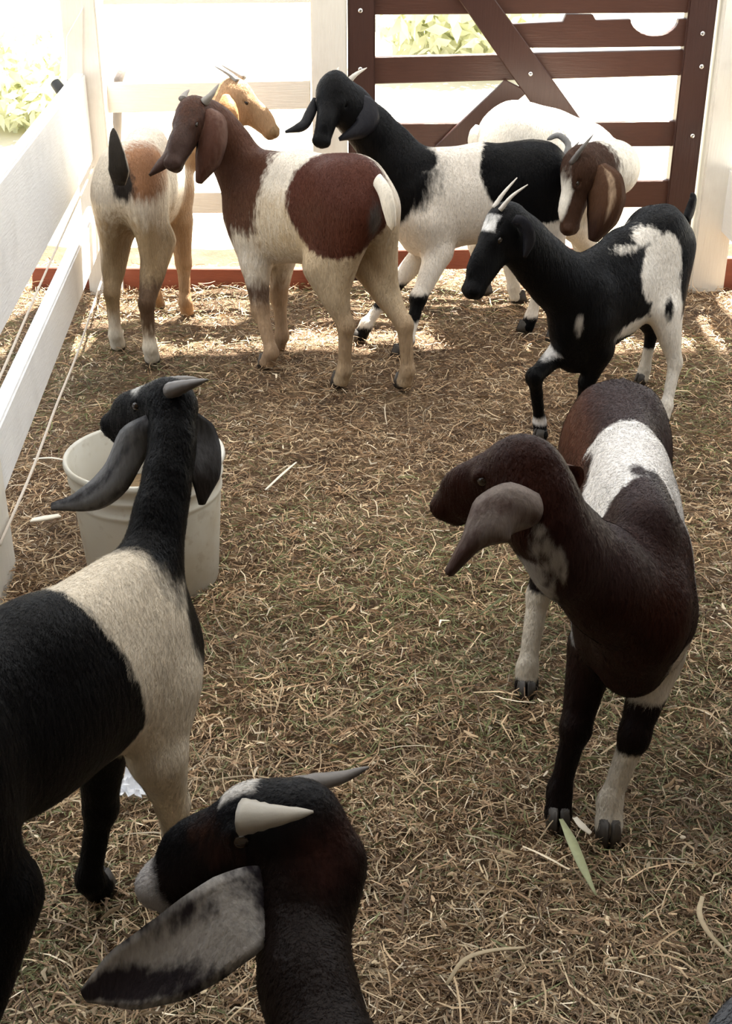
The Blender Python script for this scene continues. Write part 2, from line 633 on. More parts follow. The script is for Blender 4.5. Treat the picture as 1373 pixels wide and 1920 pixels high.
def goat(label, S, R, poll, nose, feet, base, pats, ears=(), horns=(), tail=None, H=None, hl=None, wid=1.0,
         up=None, neck_mid=None, leg_joints=None, res=0.006, hoof_mats=None, neck_r=(0.125, 0.088), depth=1.0,
         eye_col=None, head_k=1.0, coat_kw=None, neckbase=(1.08, 0.17), hock=1.0, bulge=0.0, neck_end=(0.10, -0.10), fur=(45000, 0.012, 0.0013), tail_kw=None):
    S, R, poll, nose = map(lambda q: np.asarray(q, float), (S, R, poll, nose))
    H = H or 0.5 * (S[2] + R[2])
    fw = S - R
    fw[2] = 0
    Lb = np.linalg.norm(fw)
    f = fw / Lb
    l = np.array([-f[1], f[0], 0])
    u = np.array([0, 0, 1.0])
    root = empty('goat', (0.5 * (S[0] + R[0]), 0.5 * (S[1] + R[1]), 0))
    tag(root, label, 'goat')

    def T(t, lat, dz):
        """t along the back (0 hips, 1 withers), lat in H, dz below the top line in H"""
        b = R + (S - R) * t
        return b + l * lat * H + np.array([0, 0, -dz * H])
    pr = []
    pitch = unit(S - R)
    upb = unit(np.cross(pitch, -l)) if True else u
    if upb[2] < 0:
        upb = -upb
    ax = (pitch, l, upb)
    Lx = Lb / H
    dp = depth
    # trunk
    pr.append(Ell(T(0.5, 0, 0.265 * dp), ax, (max(0.36, 0.55 * Lx) * H, 0.158 * wid * H, 0.235 * dp * H), 0.05 * H))
    pr.append(Ell(T(0.93, 0, 0.265 * dp), ax, (0.24 * H, 0.125 * wid * H, 0.25 * dp * H), 0.08 * H))
    pr.append(Ell(T(0.03, 0, 0.20), ax, (0.235 * H, 0.128 * wid * H, 0.185 * H), 0.08 * H))
    pr.append(Cone(T(-0.12, 0, 0.09), T(0.5, 0, 0.07), 0.045 * H, 0.05 * H, 0.10 * H))
    pr.append(Cone(T(0.5, 0, 0.07), T(1.0, 0, 0.05), 0.05 * H, 0.045 * H, 0.10 * H))
    pr.append(Cone(T(1.1, 0, 0.30), T(1.05, 0, 0.44 * dp), 0.10 * H, 0.075 * H, 0.08 * H))       # brisket
    for sg in (1, -1):
        pr.append(Ell(T(0.95, sg * 0.085 * wid, 0.30), ax, (0.10 * H, 0.05 * H, 0.20 * H), 0.05 * H))   # shoulder blade
        pr.append(Ell(T(-0.02, sg * 0.075 * wid, 0.22), ax, (0.15 * H, 0.075 * H, 0.19 * H), 0.06 * H))   # haunch
    # legs
    lj = leg_joints or {}
    hoof_at = {}
    for nm, sg in (('FL', 1), ('FR', -1)):
        ft = np.asarray(feet[nm], float)
        sh = T(0.98, sg * 0.092 * wid, 0.34)
        el = T(0.90, sg * 0.088 * wid, 0.50)
        if nm in lj:
            kn, fe, ft = [np.asarray(q, float) for q in lj[nm]]
        else:
            fe = ft + np.array([0, 0, 0.085 * H]) - f * 0.03 * H
            kn = el + (fe - el) * 0.52 + f * 0.02 * H
        pr.append(Cone(sh, el, 0.085 * H, 0.066 * H, 0.05 * H, l, 0.75, nm))
        pr.append(Cone(el, kn, 0.070 * H, 0.040 * H, 0.03 * H, None, 1, nm))
        pr.append(Ell(kn + f * 0.004, (f, l, u), (0.045 * H, 0.043 * H, 0.055 * H), 0.02 * H, nm))
        pr.append(Cone(kn, fe, 0.036 * H, 0.029 * H, 0.015 * H, None, 1, nm))
        pr.append(Cone(fe, fe + np.array([0, 0, 0.01]), 0.036 * H, 0.031 * H, 0.015 * H, None, 1, nm))
        pr.append(Cone(fe, ft + (np.array([0, 0, 0.03 * H]) if nm not in lj else 0), 0.033 * H, 0.040 * H, 0.015 * H, None, 1, nm))
        hoof_at[nm] = ft
    for nm, sg in (('HL', 1), ('HR', -1)):
        ft = np.asarray(feet[nm], float)
        hip = T(-0.03, sg * 0.085 * wid, 0.24)
        fe = ft + np.array([0, 0, 0.085 * H]) - f * 0.02 * H
        hk = ft + np.array([0, 0, 0.30 * H]) - f * 0.07 * H * hock
        hk = hk * 0.85 + 0.15 * np.array([hip[0], hip[1], hk[2]]) - f * 0.015 * H * hock
        mid = 0.5 * (hip + hk)
        stf = np.array([mid[0], mid[1], 0]) * 0.6 + np.array([hip[0], hip[1], 0]) * 0.4 + f * 0.10 * H + l * sg * 0.025 * H + np.array([0, 0, (hip[2] + hk[2]) * 0.5 + 0.0 * H])
        if nm in lj:
            hk, fe, ft = [np.asarray(q, float) for q in lj[nm]]
        pr.append(Cone(hip, stf, 0.125 * H, 0.085 * H, 0.06 * H, l, 0.62, nm))
        pr.append(Cone(hip - f * 0.09 * H, 0.5 * (stf + hk) - f * 0.02 * H, 0.085 * H, 0.055 * H, 0.06 * H, l, 0.7, nm))
        pr.append(Cone(stf, hk, 0.080 * H, 0.038 * H, 0.04 * H, None, 1, nm))
        pr.append(Ell(hk, (f, l, u), (0.042 * H, 0.032 * H, 0.05 * H), 0.02 * H, nm))
        pr.append(Cone(hk, fe, 0.036 * H, 0.029 * H, 0.015 * H, None, 1, nm))
        pr.append(Cone(fe, fe + np.array([0, 0, 0.01]), 0.036 * H, 0.031 * H, 0.015 * H, None, 1, nm))
        pr.append(Cone(fe, ft + np.array([0, 0, 0.03 * H]), 0.033 * H, 0.040 * H, 0.015 * H, None, 1, nm))
        hoof_at[nm] = ft
    # head frame
    hd = unit(nose - poll)
    Lh = hl or np.linalg.norm(nose - poll)
    hu0 = np.asarray(up, float) if up is not None else u
    hl_ = unit(np.cross(hu0, hd))
    hu = np.cross(hd, hl_)

    def Hh(a, lat, uu):
        return poll + hd * a * Lh + hl_ * lat * Lh + hu * uu * Lh
    hx = (hd, hl_, hu)
    q = head_k
    pr.append(Ell(Hh(0.19, 0, -0.055), hx, (0.22 * Lh, 0.16 * Lh * q, 0.185 * Lh), 0.05 * Lh, 'head'))
    pr.append(Ell(Hh(0.33, 0, -0.045 + 0.8 * bulge), hx, (0.20 * Lh, 0.135 * Lh * q, (0.15 + 0.3 * bulge) * Lh), 0.05 * Lh, 'head'))       # forehead
    pr.append(Cone(Hh(0.34, 0, -0.10), Hh(0.86, 0, -0.135), 0.155 * Lh, 0.112 * Lh, 0.06 * Lh, hl_, 0.84 * q, 'head'))
    pr.append(Ell(Hh(0.54, 0, -0.02), hx, (0.30 * Lh, 0.09 * Lh * q, (0.11 + 0.4 * bulge) * Lh), 0.06 * Lh, 'head'))
    pr.append(Cone(Hh(0.20, 0, -0.22), Hh(0.82, 0, -0.215), 0.125 * Lh, 0.072 * Lh, 0.06 * Lh, hl_, 0.85 * q, 'head'))
    for sg in (1, -1):
        pr.append(Ell(Hh(0.25, sg * 0.09 * q, -0.20), hx, (0.14 * Lh, 0.055 * Lh, 0.12 * Lh), 0.04 * Lh, 'head'))
        pr.append(Ell(Hh(0.36, sg * 0.118 * q, 0.005), hx, (0.085 * Lh, 0.045 * Lh, 0.055 * Lh), 0.03 * Lh, 'head'))
        pr.append(Ell(Hh(0.93, sg * 0.05 * q, -0.12), hx, (0.06 * Lh, 0.05 * Lh * q, 0.06 * Lh), 0.03 * Lh, 'head'))
    pr.append(Ell(Hh(0.92, 0, -0.155), hx, (0.09 * Lh, 0.098 * Lh * q, 0.10 * Lh), 0.04 * Lh, 'head'))
    pr.append(Ell(Hh(0.87, 0, -0.255), hx, (0.09 * Lh, 0.068 * Lh * q, 0.05 * Lh), 0.03 * Lh, 'head'))
    cuts = []
    for sg in (1, -1):
        cuts.append(Ell(Hh(1.0, sg * 0.055, -0.11), (unit(hd + 0.5 * hl_ * sg), unit(hl_ - 0.5 * hd * sg), hu), (0.035 * Lh, 0.014 * Lh, 0.02 * Lh), 0.012 * Lh, 'head'))
        cuts.append(Cone(Hh(1.01, sg * 0.03, -0.215), Hh(0.76, sg * 0.1 * q, -0.225), 0.008 * Lh, 0.004 * Lh, 0.012 * Lh, None, 1, 'head'))
        cuts.append(Ell(Hh(0.36, sg * 0.165 * q, -0.01), hx, (0.05 * Lh, 0.03 * Lh, 0.034 * Lh), 0.02 * Lh, 'head'))
    # neck
    nb = R + (S - R) * neckbase[0] - u * neckbase[1] * H
    ne = Hh(neck_end[0], 0, neck_end[1])
    pts = [nb] + ([np.asarray(neck_mid, float)] if neck_mid is not None else []) + [ne]
    npth = catmull(pts, 6) if len(pts) > 2 else np.linspace(nb, ne, 6)
    for i in range(5):
        ra = neck_r[0] + (neck_r[1] - neck_r[0]) * (i / 5) ** 0.7
        rb = neck_r[0] + (neck_r[1] - neck_r[0]) * ((i + 1) / 5) ** 0.7
        td = unit(npth[i + 1] - npth[i])
        pr.append(Cone(npth[i], npth[i + 1], ra * H, rb * H, 0.05 * H, hl_ if i > 2 else l, 0.78, 'neck'))
    V, Fq = sdf_mesh(pr, cuts, res)
    nv0 = len(V)
    # short coat: fine flat hairs lying back along the body, part of the same mesh
    fr = np.random.default_rng(int(abs(S[0]) * 1e4) + 7)
    e1, e2 = V[Fq[:, 2]] - V[Fq[:, 0]], V[Fq[:, 3]] - V[Fq[:, 1]]
    fnrm = np.cross(e1, e2)
    ar = np.linalg.norm(fnrm, axis=1)
    pick = fr.choice(len(Fq), fur[0], p=ar / ar.sum())
    nr = fnrm[pick] / (ar[pick][:, None] + 1e-12)
    uv = fr.random((fur[0], 2))
    A_, B_, C_, D_ = [V[Fq[pick, i]] for i in range(4)]
    root_p = (A_ * (1 - uv[:, :1]) + B_ * uv[:, :1]) * (1 - uv[:, 1:]) + (D_ * (1 - uv[:, :1]) + C_ * uv[:, :1]) * uv[:, 1:]
    Ct = Ctx(root_p, pr, S, f, l, H)
    wh = np.clip(0.5 + 25 * Ct.tag('head'), 0, 1)[:, None]
    wt = np.clip(0.5 + 12 * Ct.tag('trunk'), 0, 1)[:, None]
    fl_ = wh * (-hd) + (1 - wh) * (wt * (-0.8 * f - np.array([0, 0, 0.8])) + (1 - wt) * np.array([0, 0, -1.0]))
    fl_ = fl_ + fr.normal(0, 0.28, fl_.shape)
    fl_ = fl_ - nr * (fl_ * nr).sum(1)[:, None]
    fl_ /= np.linalg.norm(fl_, axis=1)[:, None] + 1e-9
    dr = fl_ + nr * np.abs(fr.normal(0.20, 0.12, fur[0]))[:, None]
    sd = np.cross(fl_, nr)
    ln = fur[1] * (0.5 + 0.8 * fr.random(fur[0]))[:, None] * (1 - 0.5 * wh)
    ww = fur[2] * (0.6 + 0.6 * fr.random(fur[0]))[:, None] / 2
    b0 = root_p - nr * 0.001
    HV = np.stack([b0 - sd * ww, b0 + sd * ww, b0 + dr * ln + sd * ww * 0.15, b0 + dr * ln - sd * ww * 0.15], 1).reshape(-1, 3)
    HF = nv0 + np.arange(4 * fur[0]).reshape(-1, 4)
    rootv = np.repeat(root_p, 4, 0)
    Vall = np.vstack([V, HV])
    V = np.vstack([V, rootv])
    Fq = np.vstack([Fq, HF])
    C = Ctx(V, pr, S, f, l, H)
    C.Hh, C.T, C.hoofs, C.Lh = Hh, T, hoof_at, Lh
    q_ = V - poll
    C.ha, C.hl, C.hu = (q_ @ hd) / Lh, (q_ @ hl_) / Lh, (q_ @ hu) / Lh
    me = mesh_fast('body', Vall - np.array(root.location), Fq)
    layers = []
    for i, (fn, cl, soft, amp) in enumerate(pats):
        set_attr(me, 'p%d' % i, fn(C))
        layers.append((cl, soft, amp))
    link('body', me, coat('goat_coat', base, layers, **(coat_kw or {})), root)
    # eyes, horns, ears, tail, hooves
    for sg in (1, -1):
        c = Hh(0.36, sg * 0.136 * q, -0.012)
        bm = bmesh.new()
        bmesh.ops.create_icosphere(bm, subdivisions=3, radius=1)
        mt = Matrix([[hd[i] * 0.042 * Lh, hl_[i] * 0.026 * Lh, hu[i] * 0.032 * Lh] for i in range(3)])
        for v in bm.verts:
            v.co = mt @ v.co + Vector(tuple(c - np.array(root.location)))
        e = bpy.data.meshes.new('eye')
        bm.to_mesh(e)
        bm.free()
        link('eye', e, M_eye, root)
    for hn in horns:
        pts, r0, mt = hn[:3]
        p = catmull(pts, 12)
        tt = np.linspace(0, 1, 12)
        rr = r0 * (1 - tt) ** 0.75 * (1 + 0.05 * np.sin(tt * 40)) + 0.0012
        o = tube('horn', p, rr, mt, root, seg=12, flat=0.8)
        if len(hn) > 3:
            o['label'] = hn[3]
    for e in ears:
        e = dict(e)
        ear(root=root, name='ear', **e)
    if tail is not None:
        kw = tail_kw or {}
        p = catmull(tail, 12)
        tt = np.linspace(0, 1, 12)
        r0 = kw.get('r', 0.032) * H / 0.6
        rr = r0 * np.interp(tt, [0, 0.25, 0.6, 0.9, 1], kw.get('prof', [0.8, 1.0, 0.8, 0.4, 0.1]))
        V2, F2 = tube_data(p - np.array(root.location), rr, 12, kw.get('flat', 0.5), kw.get('hint', tuple(l)))
        m2 = mesh_np('tail', V2, F2)
        lay = kw.get('layers', [])
        for i, (fn, cl, soft, amp) in enumerate(lay):
            a = np.repeat(tt, 12)
            ang = np.tile(np.arange(12) * 2 * math.pi / 12, 12)
            set_attr(m2, 'p%d' % i, fn(a, ang))
        o = link('tail', m2, coat('tail_coat', kw.get('base', base), [(c_, s_, a_) for _, c_, s_, a_ in lay]), root)
        if 'label' in kw:
            o['label'] = kw['label']
    for nm in ('FL', 'FR', 'HL', 'HR'):
        mt = (hoof_mats or {}).get(nm, M_hoof)
        if nm in lj and hoof_at[nm][2] > 0.02:
            o = hoof('hoof', np.array([hoof_at[nm][0], hoof_at[nm][1], 0]), f, 0.039 * H, mt, root)
            o.location.z += float(hoof_at[nm][2]) - 0.03 * H
        else:
            hoof('hoof', hoof_at[nm] + f * 0.01 * H, f, 0.039 * H, mt, root)
    return root


# ------------------------------------------------------------------ setting
def ground_h(x, y):
    return (0.010 * np.sin(3.1 * x + 1.3 * y) * np.cos(2.3 * y - 1.1 * x) + 0.006 * np.sin(9 * x + 4 * y + 1) * np.sin(7.3 * y - 3 * x)
            + 0.004 * np.sin(21 * x - 8 * y) * np.sin(17 * y + 11 * x)) - 0.012


def grid_mesh(name, x0, x1, y0, y1, step, hf):
    nx, ny = int((x1 - x0) / step) + 1, int((y1 - y0) / step) + 1
    X, Y = np.meshgrid(np.linspace(x0, x1, nx), np.linspace(y0, y1, ny), indexing='ij')
    V = np.stack([X, Y, hf(X, Y)], -1).reshape(-1, 3)
    i, j = np.meshgrid(np.arange(nx - 1), np.arange(ny - 1), indexing='ij')
    a = (i * ny + j).ravel()
    return mesh_fast(name, V, np.stack([a, a + ny, a + ny + 1, a + 1], 1))


mf, nt, bs = new_mat('dirt_and_hay')
n1 = noise(nt, 6, 6)
n2 = noise(nt, 60, 5, rough=0.7)
c = ramp(nt, n1, [(0.3, (0.10, 0.062, 0.036)), (0.5, (0.19, 0.125, 0.072)), (0.7, (0.26, 0.19, 0.112))])
c = mixc(nt, n2, c, (0.28, 0.21, 0.13), 'OVERLAY')
nt.links.new(c, bs.inputs['Base Color'])
bs.inputs['Roughness'].default_value = 0.95
bump(nt, bs, n2, 0.9, 0.02)
floor = link('floor', grid_mesh('floor', -2.4, 2.6, -0.6, 4.9, 0.025, ground_h), mf)
structure(floor)

mg, nt, bs = new_mat('sunlit_dry_ground')
n1 = noise(nt, 1.5, 6)
nt.links.new(ramp(nt, n1, [(0.3, (0.40, 0.36, 0.25)), (0.6, (0.52, 0.47, 0.36)), (0.75, (0.36, 0.38, 0.2))]), bs.inputs['Base Color'])
bs.inputs['Roughness'].default_value = 0.95
ground = link('ground', grid_mesh('ground', -14, 14, -6, 30, 1.0, lambda x, y: -0.045 + 0 * x), mg)
structure(ground)

mr, nt, bs = new_mat('added_translucent_roof')  # translucency added so soft light comes down through the unseen roof
out = nt.nodes['Material Output']
tr = N(nt, 'ShaderNodeBsdfTranslucent')
tr.inputs[0].default_value = (0.30, 0.31, 0.33, 1)
bs.inputs['Base Color'].default_value = (0.35, 0.34, 0.32, 1)
bs.inputs['Roughness'].default_value = 0.7
mx = N(nt, 'ShaderNodeMixShader')
mx.inputs[0].default_value = 0.5
nt.links.new(bs.outputs[0], mx.inputs[1])
nt.links.new(tr.outputs[0], mx.inputs[2])
nt.links.new(mx.outputs[0], out.inputs['Surface'])
ceiling = link('ceiling', grid_mesh('ceiling', -2.6, 3.0, 0.7, 4.90, 0.04, lambda x, y: 2.6 + 0.012 * np.sin(x * 60)), mr)
structure(ceiling)
ceiling = box('ceiling', (-2.6, -1.3, 2.59), (3.0, 0.74, 2.63), M_roof, None, 0.005)  # opaque stretch of the unseen roof, added to darken the front
structure(ceiling)
wall = box('added_wall_rear', (-2.6, -1.3, -0.05), (3.0, -1.2, 2.62), M_roof, None, 0.005)  # unseen wall added to cut light from behind the camera
structure(wall)
wall = box('added_wall_right', (2.95, -1.3, -0.05), (3.0, 3.2, 2.62), M_roof, None, 0.005)  # unseen wall added to block side light from the right
structure(wall)
wall = box('added_wall_left', (-2.6, -1.3, -0.05), (-2.55, 1.4, 2.62), M_roof, None, 0.005)  # unseen wall added to hold back light on the near left
structure(wall)

FY = 4.36       # inner face of the back fence

# ---- white back fence, left of the gate
bf = empty('wooden_fence', (-0.4, FY, 0))
tag(bf, 'white painted board fence across the back, left of the brown gate', 'fence')


def vboard(name, xl, xr, ypix, Y0, Y1, z0, z1, mat, parent):
    a, b = at(xl, ypix, Y0), at(xr, ypix, Y0)
    return box(name, (a[0], Y0, z0), (b[0], Y1, z1), mat, parent, 0.005)


def hboard(name, tl, tr, br, bl, Y, th, mat, parent):
    return slab(name, [at(*tl, Y), at(*tr, Y), at(*br, Y), at(*bl, Y)], th, mat, parent)


hboard('rail', (192, -62), (582, -62), (582, 5), (192, 9), FY, 0.03, M_white_x, bf)
hboard('rail', (193, 157), (582, 150), (582, 204), (193, 212), FY, 0.03, M_white_x, bf)
hboard('rail', (196, 362), (584, 358), (584, 398), (196, 402), FY, 0.03, M_white_x, bf)
vboard('post', 583, 650, 70, FY - 0.03, FY + 0.06, -0.05, 1.22, M_white_z, bf)

base = slab('baseboard_back', [at(60, 502, FY - 0.02), at(660, 506, FY - 0.02), at(660, 545, FY - 0.02), at(60, 545, FY - 0.02)], 0.03, M_red)
structure(base)
base = slab('baseboard_right', [at(1318, 484, FY - 0.02), at(1480, 484, FY - 0.02), at(1480, 545, FY - 0.02), at(1318, 545, FY - 0.02)], 0.03, M_red)
structure(base)

# ---- left fence running toward the camera
def fx(y):
    return -0.92 + 0.0813 * (4.3 - y)


lf = empty('wooden_fence', (fx(3.3), 3.3, 0))
tag(lf, 'white painted fence along the left side, running from the corner toward the bucket', 'fence')


def lrail(name, y0, y1, z0, z1, th=0.04, off=0.0):
    c = []
    for z in (z0, z1):
        c += [(fx(y0) - th + off, y0, z), (fx(y0) + off, y0, z), (fx(y1) + off, y1, z), (fx(y1) - th + off, y1, z)]
    return hexa(name, c, M_white_y, lf, 0.005)


lrail('rail', 1.55, 4.29, 0.165, 0.302)
lrail('rail', 1.55, 4.29, 0.455, 0.735)
slab('rail', [at(x, y, FY - 0.075) for x, y in ((156, 12), (124, 68), (124, 152), (156, 152))], 0.03, M_white_z, lf)
hexa('post', [(fx(2.16) - 0.12, 2.15, -0.05), (fx(2.16) + 0.004, 2.15, -0.05), (fx(2.35) + 0.004, 2.35, -0.05), (fx(2.35) - 0.12, 2.35, -0.05),
              (fx(2.16) - 0.12, 2.15, 1.2), (fx(2.16) + 0.004, 2.15, 1.2), (fx(2.35) + 0.004, 2.35, 1.2), (fx(2.35) - 0.12, 2.35, 1.2)], M_white_z, lf)
pa, pb = at(132, 80, FY - 0.06)[0], at(186, 80, FY - 0.06)[0]
box('post', (pa - 0.02, FY - 0.07, -0.05), (pb, FY + 0.05, 1.22), M_white_z, lf, 0.005)

# twine strung along the left fence
p = [np.array([fx(y) + 0.012 + (0.0 if y > 2.5 else 0.0), y, z]) for y, z in ((2.2, 0.13), (2.6, 0.105), (3.0, 0.10), (3.4, 0.085), (3.8, 0.09), (4.25, 0.10))]
o = tube('twine', catmull(p, 40), [0.0035] * 40, M_twine, seg=6)
tag(o, 'lower pale twine strung along the left fence just above the hay', 'string')
p = [np.array([fx(y) + 0.002, y, z]) for y, z in ((2.3, 0.385), (2.6, 0.395), (3.0, 0.41), (3.4, 0.42), (3.8, 0.43), (4.25, 0.44))]
o = tube('twine', catmull(p, 40), [0.0032] * 40, M_twine, seg=6)
tag(o, 'upper pale twine stretched between the two rails of the left fence', 'string')

# ---- brown gate
gt = empty('gate', (0.6, FY, 0))
tag(gt, 'dark brown wooden gate with crossed braces in the back fence', 'gate')
gx = lambda px, py=60: at(px, py, FY)[0]
vboard('stile', 652, 704, 60, FY - 0.02, FY + 0.04, 0.02, 1.2, M_brown_z, gt)
vboard('stile', 1287, 1340, 60, FY - 0.02, FY + 0.04, 0.02, 1.2, M_brown_z, gt)
GY = FY
hboard('rail', (690, -45), (1300, -45), (1300, 24), (690, 28), GY, 0.03, M_brown_x, gt)
cut = [(1300, 34)] + [(1228 + 45 * math.cos(a), 36 + 31 * math.sin(a)) for a in np.linspace(0.0, math.pi, 14)] + [(1118, 38), (1112, 27), (1062, 27), (1056, 41), (950, 46), (950, 90), (1060, 90), (1300, 87)]
slab('rail', [at(x, y, GY) for x, y in cut], 0.03, M_brown_x, gt, 0.002)
hboard('rail', (690, 107), (1300, 93), (1300, 141), (690, 158), GY, 0.03, M_brown_x, gt)
hboard('rail', (690, 232), (1290, 227), (1290, 274), (690, 281), GY, 0.03, M_brown_x, gt)
hboard('rail', (690, 344), (1280, 338), (1280, 388), (690, 396), GY, 0.03, M_brown_x, gt)
hboard('rail', (690, 470), (1275, 462), (1275, 500), (690, 507), GY, 0.03, M_red, gt)
hboard('brace', (840, -30), (908, -30), (1102, 240), (1028, 240), GY - 0.026, 0.024, M_brown_z, gt)
hboard('brace', (948, 150), (992, 172), (860, 280), (815, 275), GY - 0.024, 0.022, M_brown_z, gt)
for x, y in ((995, 139), (1318, 63), (1316, 125), (1299, 255), (676, 20), (676, 130)):
    c = at(x, y, GY - 0.028 if x < 1200 and x > 700 else GY - 0.022)
    bm = bmesh.new()
    bmesh.ops.create_uvsphere(bm, u_segments=12, v_segments=8, radius=0.008)
    for v in bm.verts:
        v.co = Vector((v.co.x, v.co.y * 0.5, v.co.z)) + Vector(tuple(c - np.array(gt.location)))
    me = bpy.data.meshes.new('bolt')
    bm.to_mesh(me)
    bm.free()
    link('bolt', me, M_bolt, gt)['label'] = 'shiny bolt head'

# ---- right post and right fence
rf = empty('wooden_fence', (1.3, FY, 0))
tag(rf, 'white post and rail at the right edge, beside the brown gate', 'fence')
xa = at(1352, 60, FY - 0.03)[0]
box('post', (xa, FY - 0.04, -0.05), (xa + 0.12, FY + 0.08, 1.25), M_white_z, rf, 0.005)
hexa('rail', [(xa + 0.085, 2.0, 0.20), (xa + 0.125, 2.0, 0.20), (xa + 0.125, FY, 0.20), (xa + 0.085, FY, 0.20),
              (xa + 0.085, 2.0, 0.42), (xa + 0.125, 2.0, 0.42), (xa + 0.125, FY, 0.42), (xa + 0.085, FY, 0.42)], M_white_y, rf, 0.005)
hexa('rail', [(xa + 0.085, 2.0, 0.70), (xa + 0.125, 2.0, 0.70), (xa + 0.125, FY, 0.70), (xa + 0.085, FY, 0.70),
              (xa + 0.085, 2.0, 0.86), (xa + 0.125, 2.0, 0.86), (xa + 0.125, FY, 0.86), (xa + 0.085, FY, 0.86)], M_white_y, rf, 0.005)


# ------------------------------------------------------------------ the goats
BLACK = (0.0022, 0.0022, 0.0027)
WHITE = (0.80, 0.76, 0.69)
CREAM = (0.52, 0.43, 0.32)
TAN = (0.36, 0.225, 0.125)
DBROWN = (0.058, 0.022, 0.014)
BROWN = (0.125, 0.042, 0.022)
GREYW = (0.48, 0.46, 0.44)


def ft(px, py):
    return atz(px, py, 0.0)


# 1 --- tan and white goat at the back left, seen from behind
goat('tan and white goat standing in the back left corner, tail raised, head turned right',
     S=(-0.655, 4.08, 0.62), R=at(238, 266, 3.74), poll=at(434, 160, 4.14), nose=at(521, 232, 4.10),
     feet=dict(HL=ft(222, 655), HR=ft(286, 680), FL=ft(296, 578), FR=ft(352, 592)),
     base=(0.70, 0.63, 0.53), hl=0.21, hock=0.5, wid=0.98, neck_mid=at(392, 255, 4.12), neck_r=(0.12, 0.085), res=0.0065,
     pats=[
         (lambda c: c.tag('neck', 'head', 'FR', 'FL') + 0.012, TAN, 0.012, 0.03),
         (lambda c: c.ell(at(274, 318, 3.70), (0.085, 0.15, 0.08)), (0.29, 0.145, 0.075), 0.02, 0.05),
         (lambda c: AND(c.tag('HL', 'HR') + 0.03, c.band(c.z, 0.10, 0.42)), (0.30, 0.215, 0.125), 0.05, 0.10),
         (lambda c: AND(c.tag('HR') + 0.0, c.band(c.z, 0.11, 0.25)), (0.10, 0.06, 0.035), 0.03, 0.08),
         (lambda c: c.ell(at(226, 345, 3.58), (0.034, 0.12, 0.055)), (0.030, 0.025, 0.022), 0.01, 0.03),
         (lambda c: AND(c.tag('HL', 'HR'), 0.075 - c.z), (0.60, 0.55, 0.46), 0.02, 0.03),
         (lambda c: AND(c.tag('head'), 0.06 - np.abs(c.ha - 0.95) * 0.3 - 0.035), (0.22, 0.14, 0.07), 0.01, 0.02),
     ],
     horns=[([at(446, 152, 4.12), at(428, 138, 4.13), at(401, 123, 4.14)], 0.011, M_horn_grey),
            ([at(458, 146, 4.17), at(438, 134, 4.19), at(414, 121, 4.22)], 0.011, M_horn_grey)],
     ears=[dict(path=[at(424, 178, 4.09), at(424, 200, 4.06), at(431, 228, 4.05), at(434, 262, 4.06)],
                widths=[0.03, 0.062, 0.066, 0.05, 0.012], nrm=(0.1, 1, 0.1), base=(0.36, 0.19, 0.085), layers=[], cup=0.3)],
     tail=[at(223, 345, 3.575), at(222, 312, 3.555), at(216, 272, 3.56), at(212, 240, 3.575)],
     tail_kw=dict(r=0.030, flat=0.4, hint=(0, 1, 0.2), prof=[0.6, 1.0, 0.7, 0.35, 0.08], base=(0.72, 0.66, 0.56),
                  layers=[(lambda t, a: 0.02 * (-np.sin(a)) - 0.004, (0.03, 0.025, 0.02), 0.006, 0.01)],
                  label='raised pale tail with dark underside'))

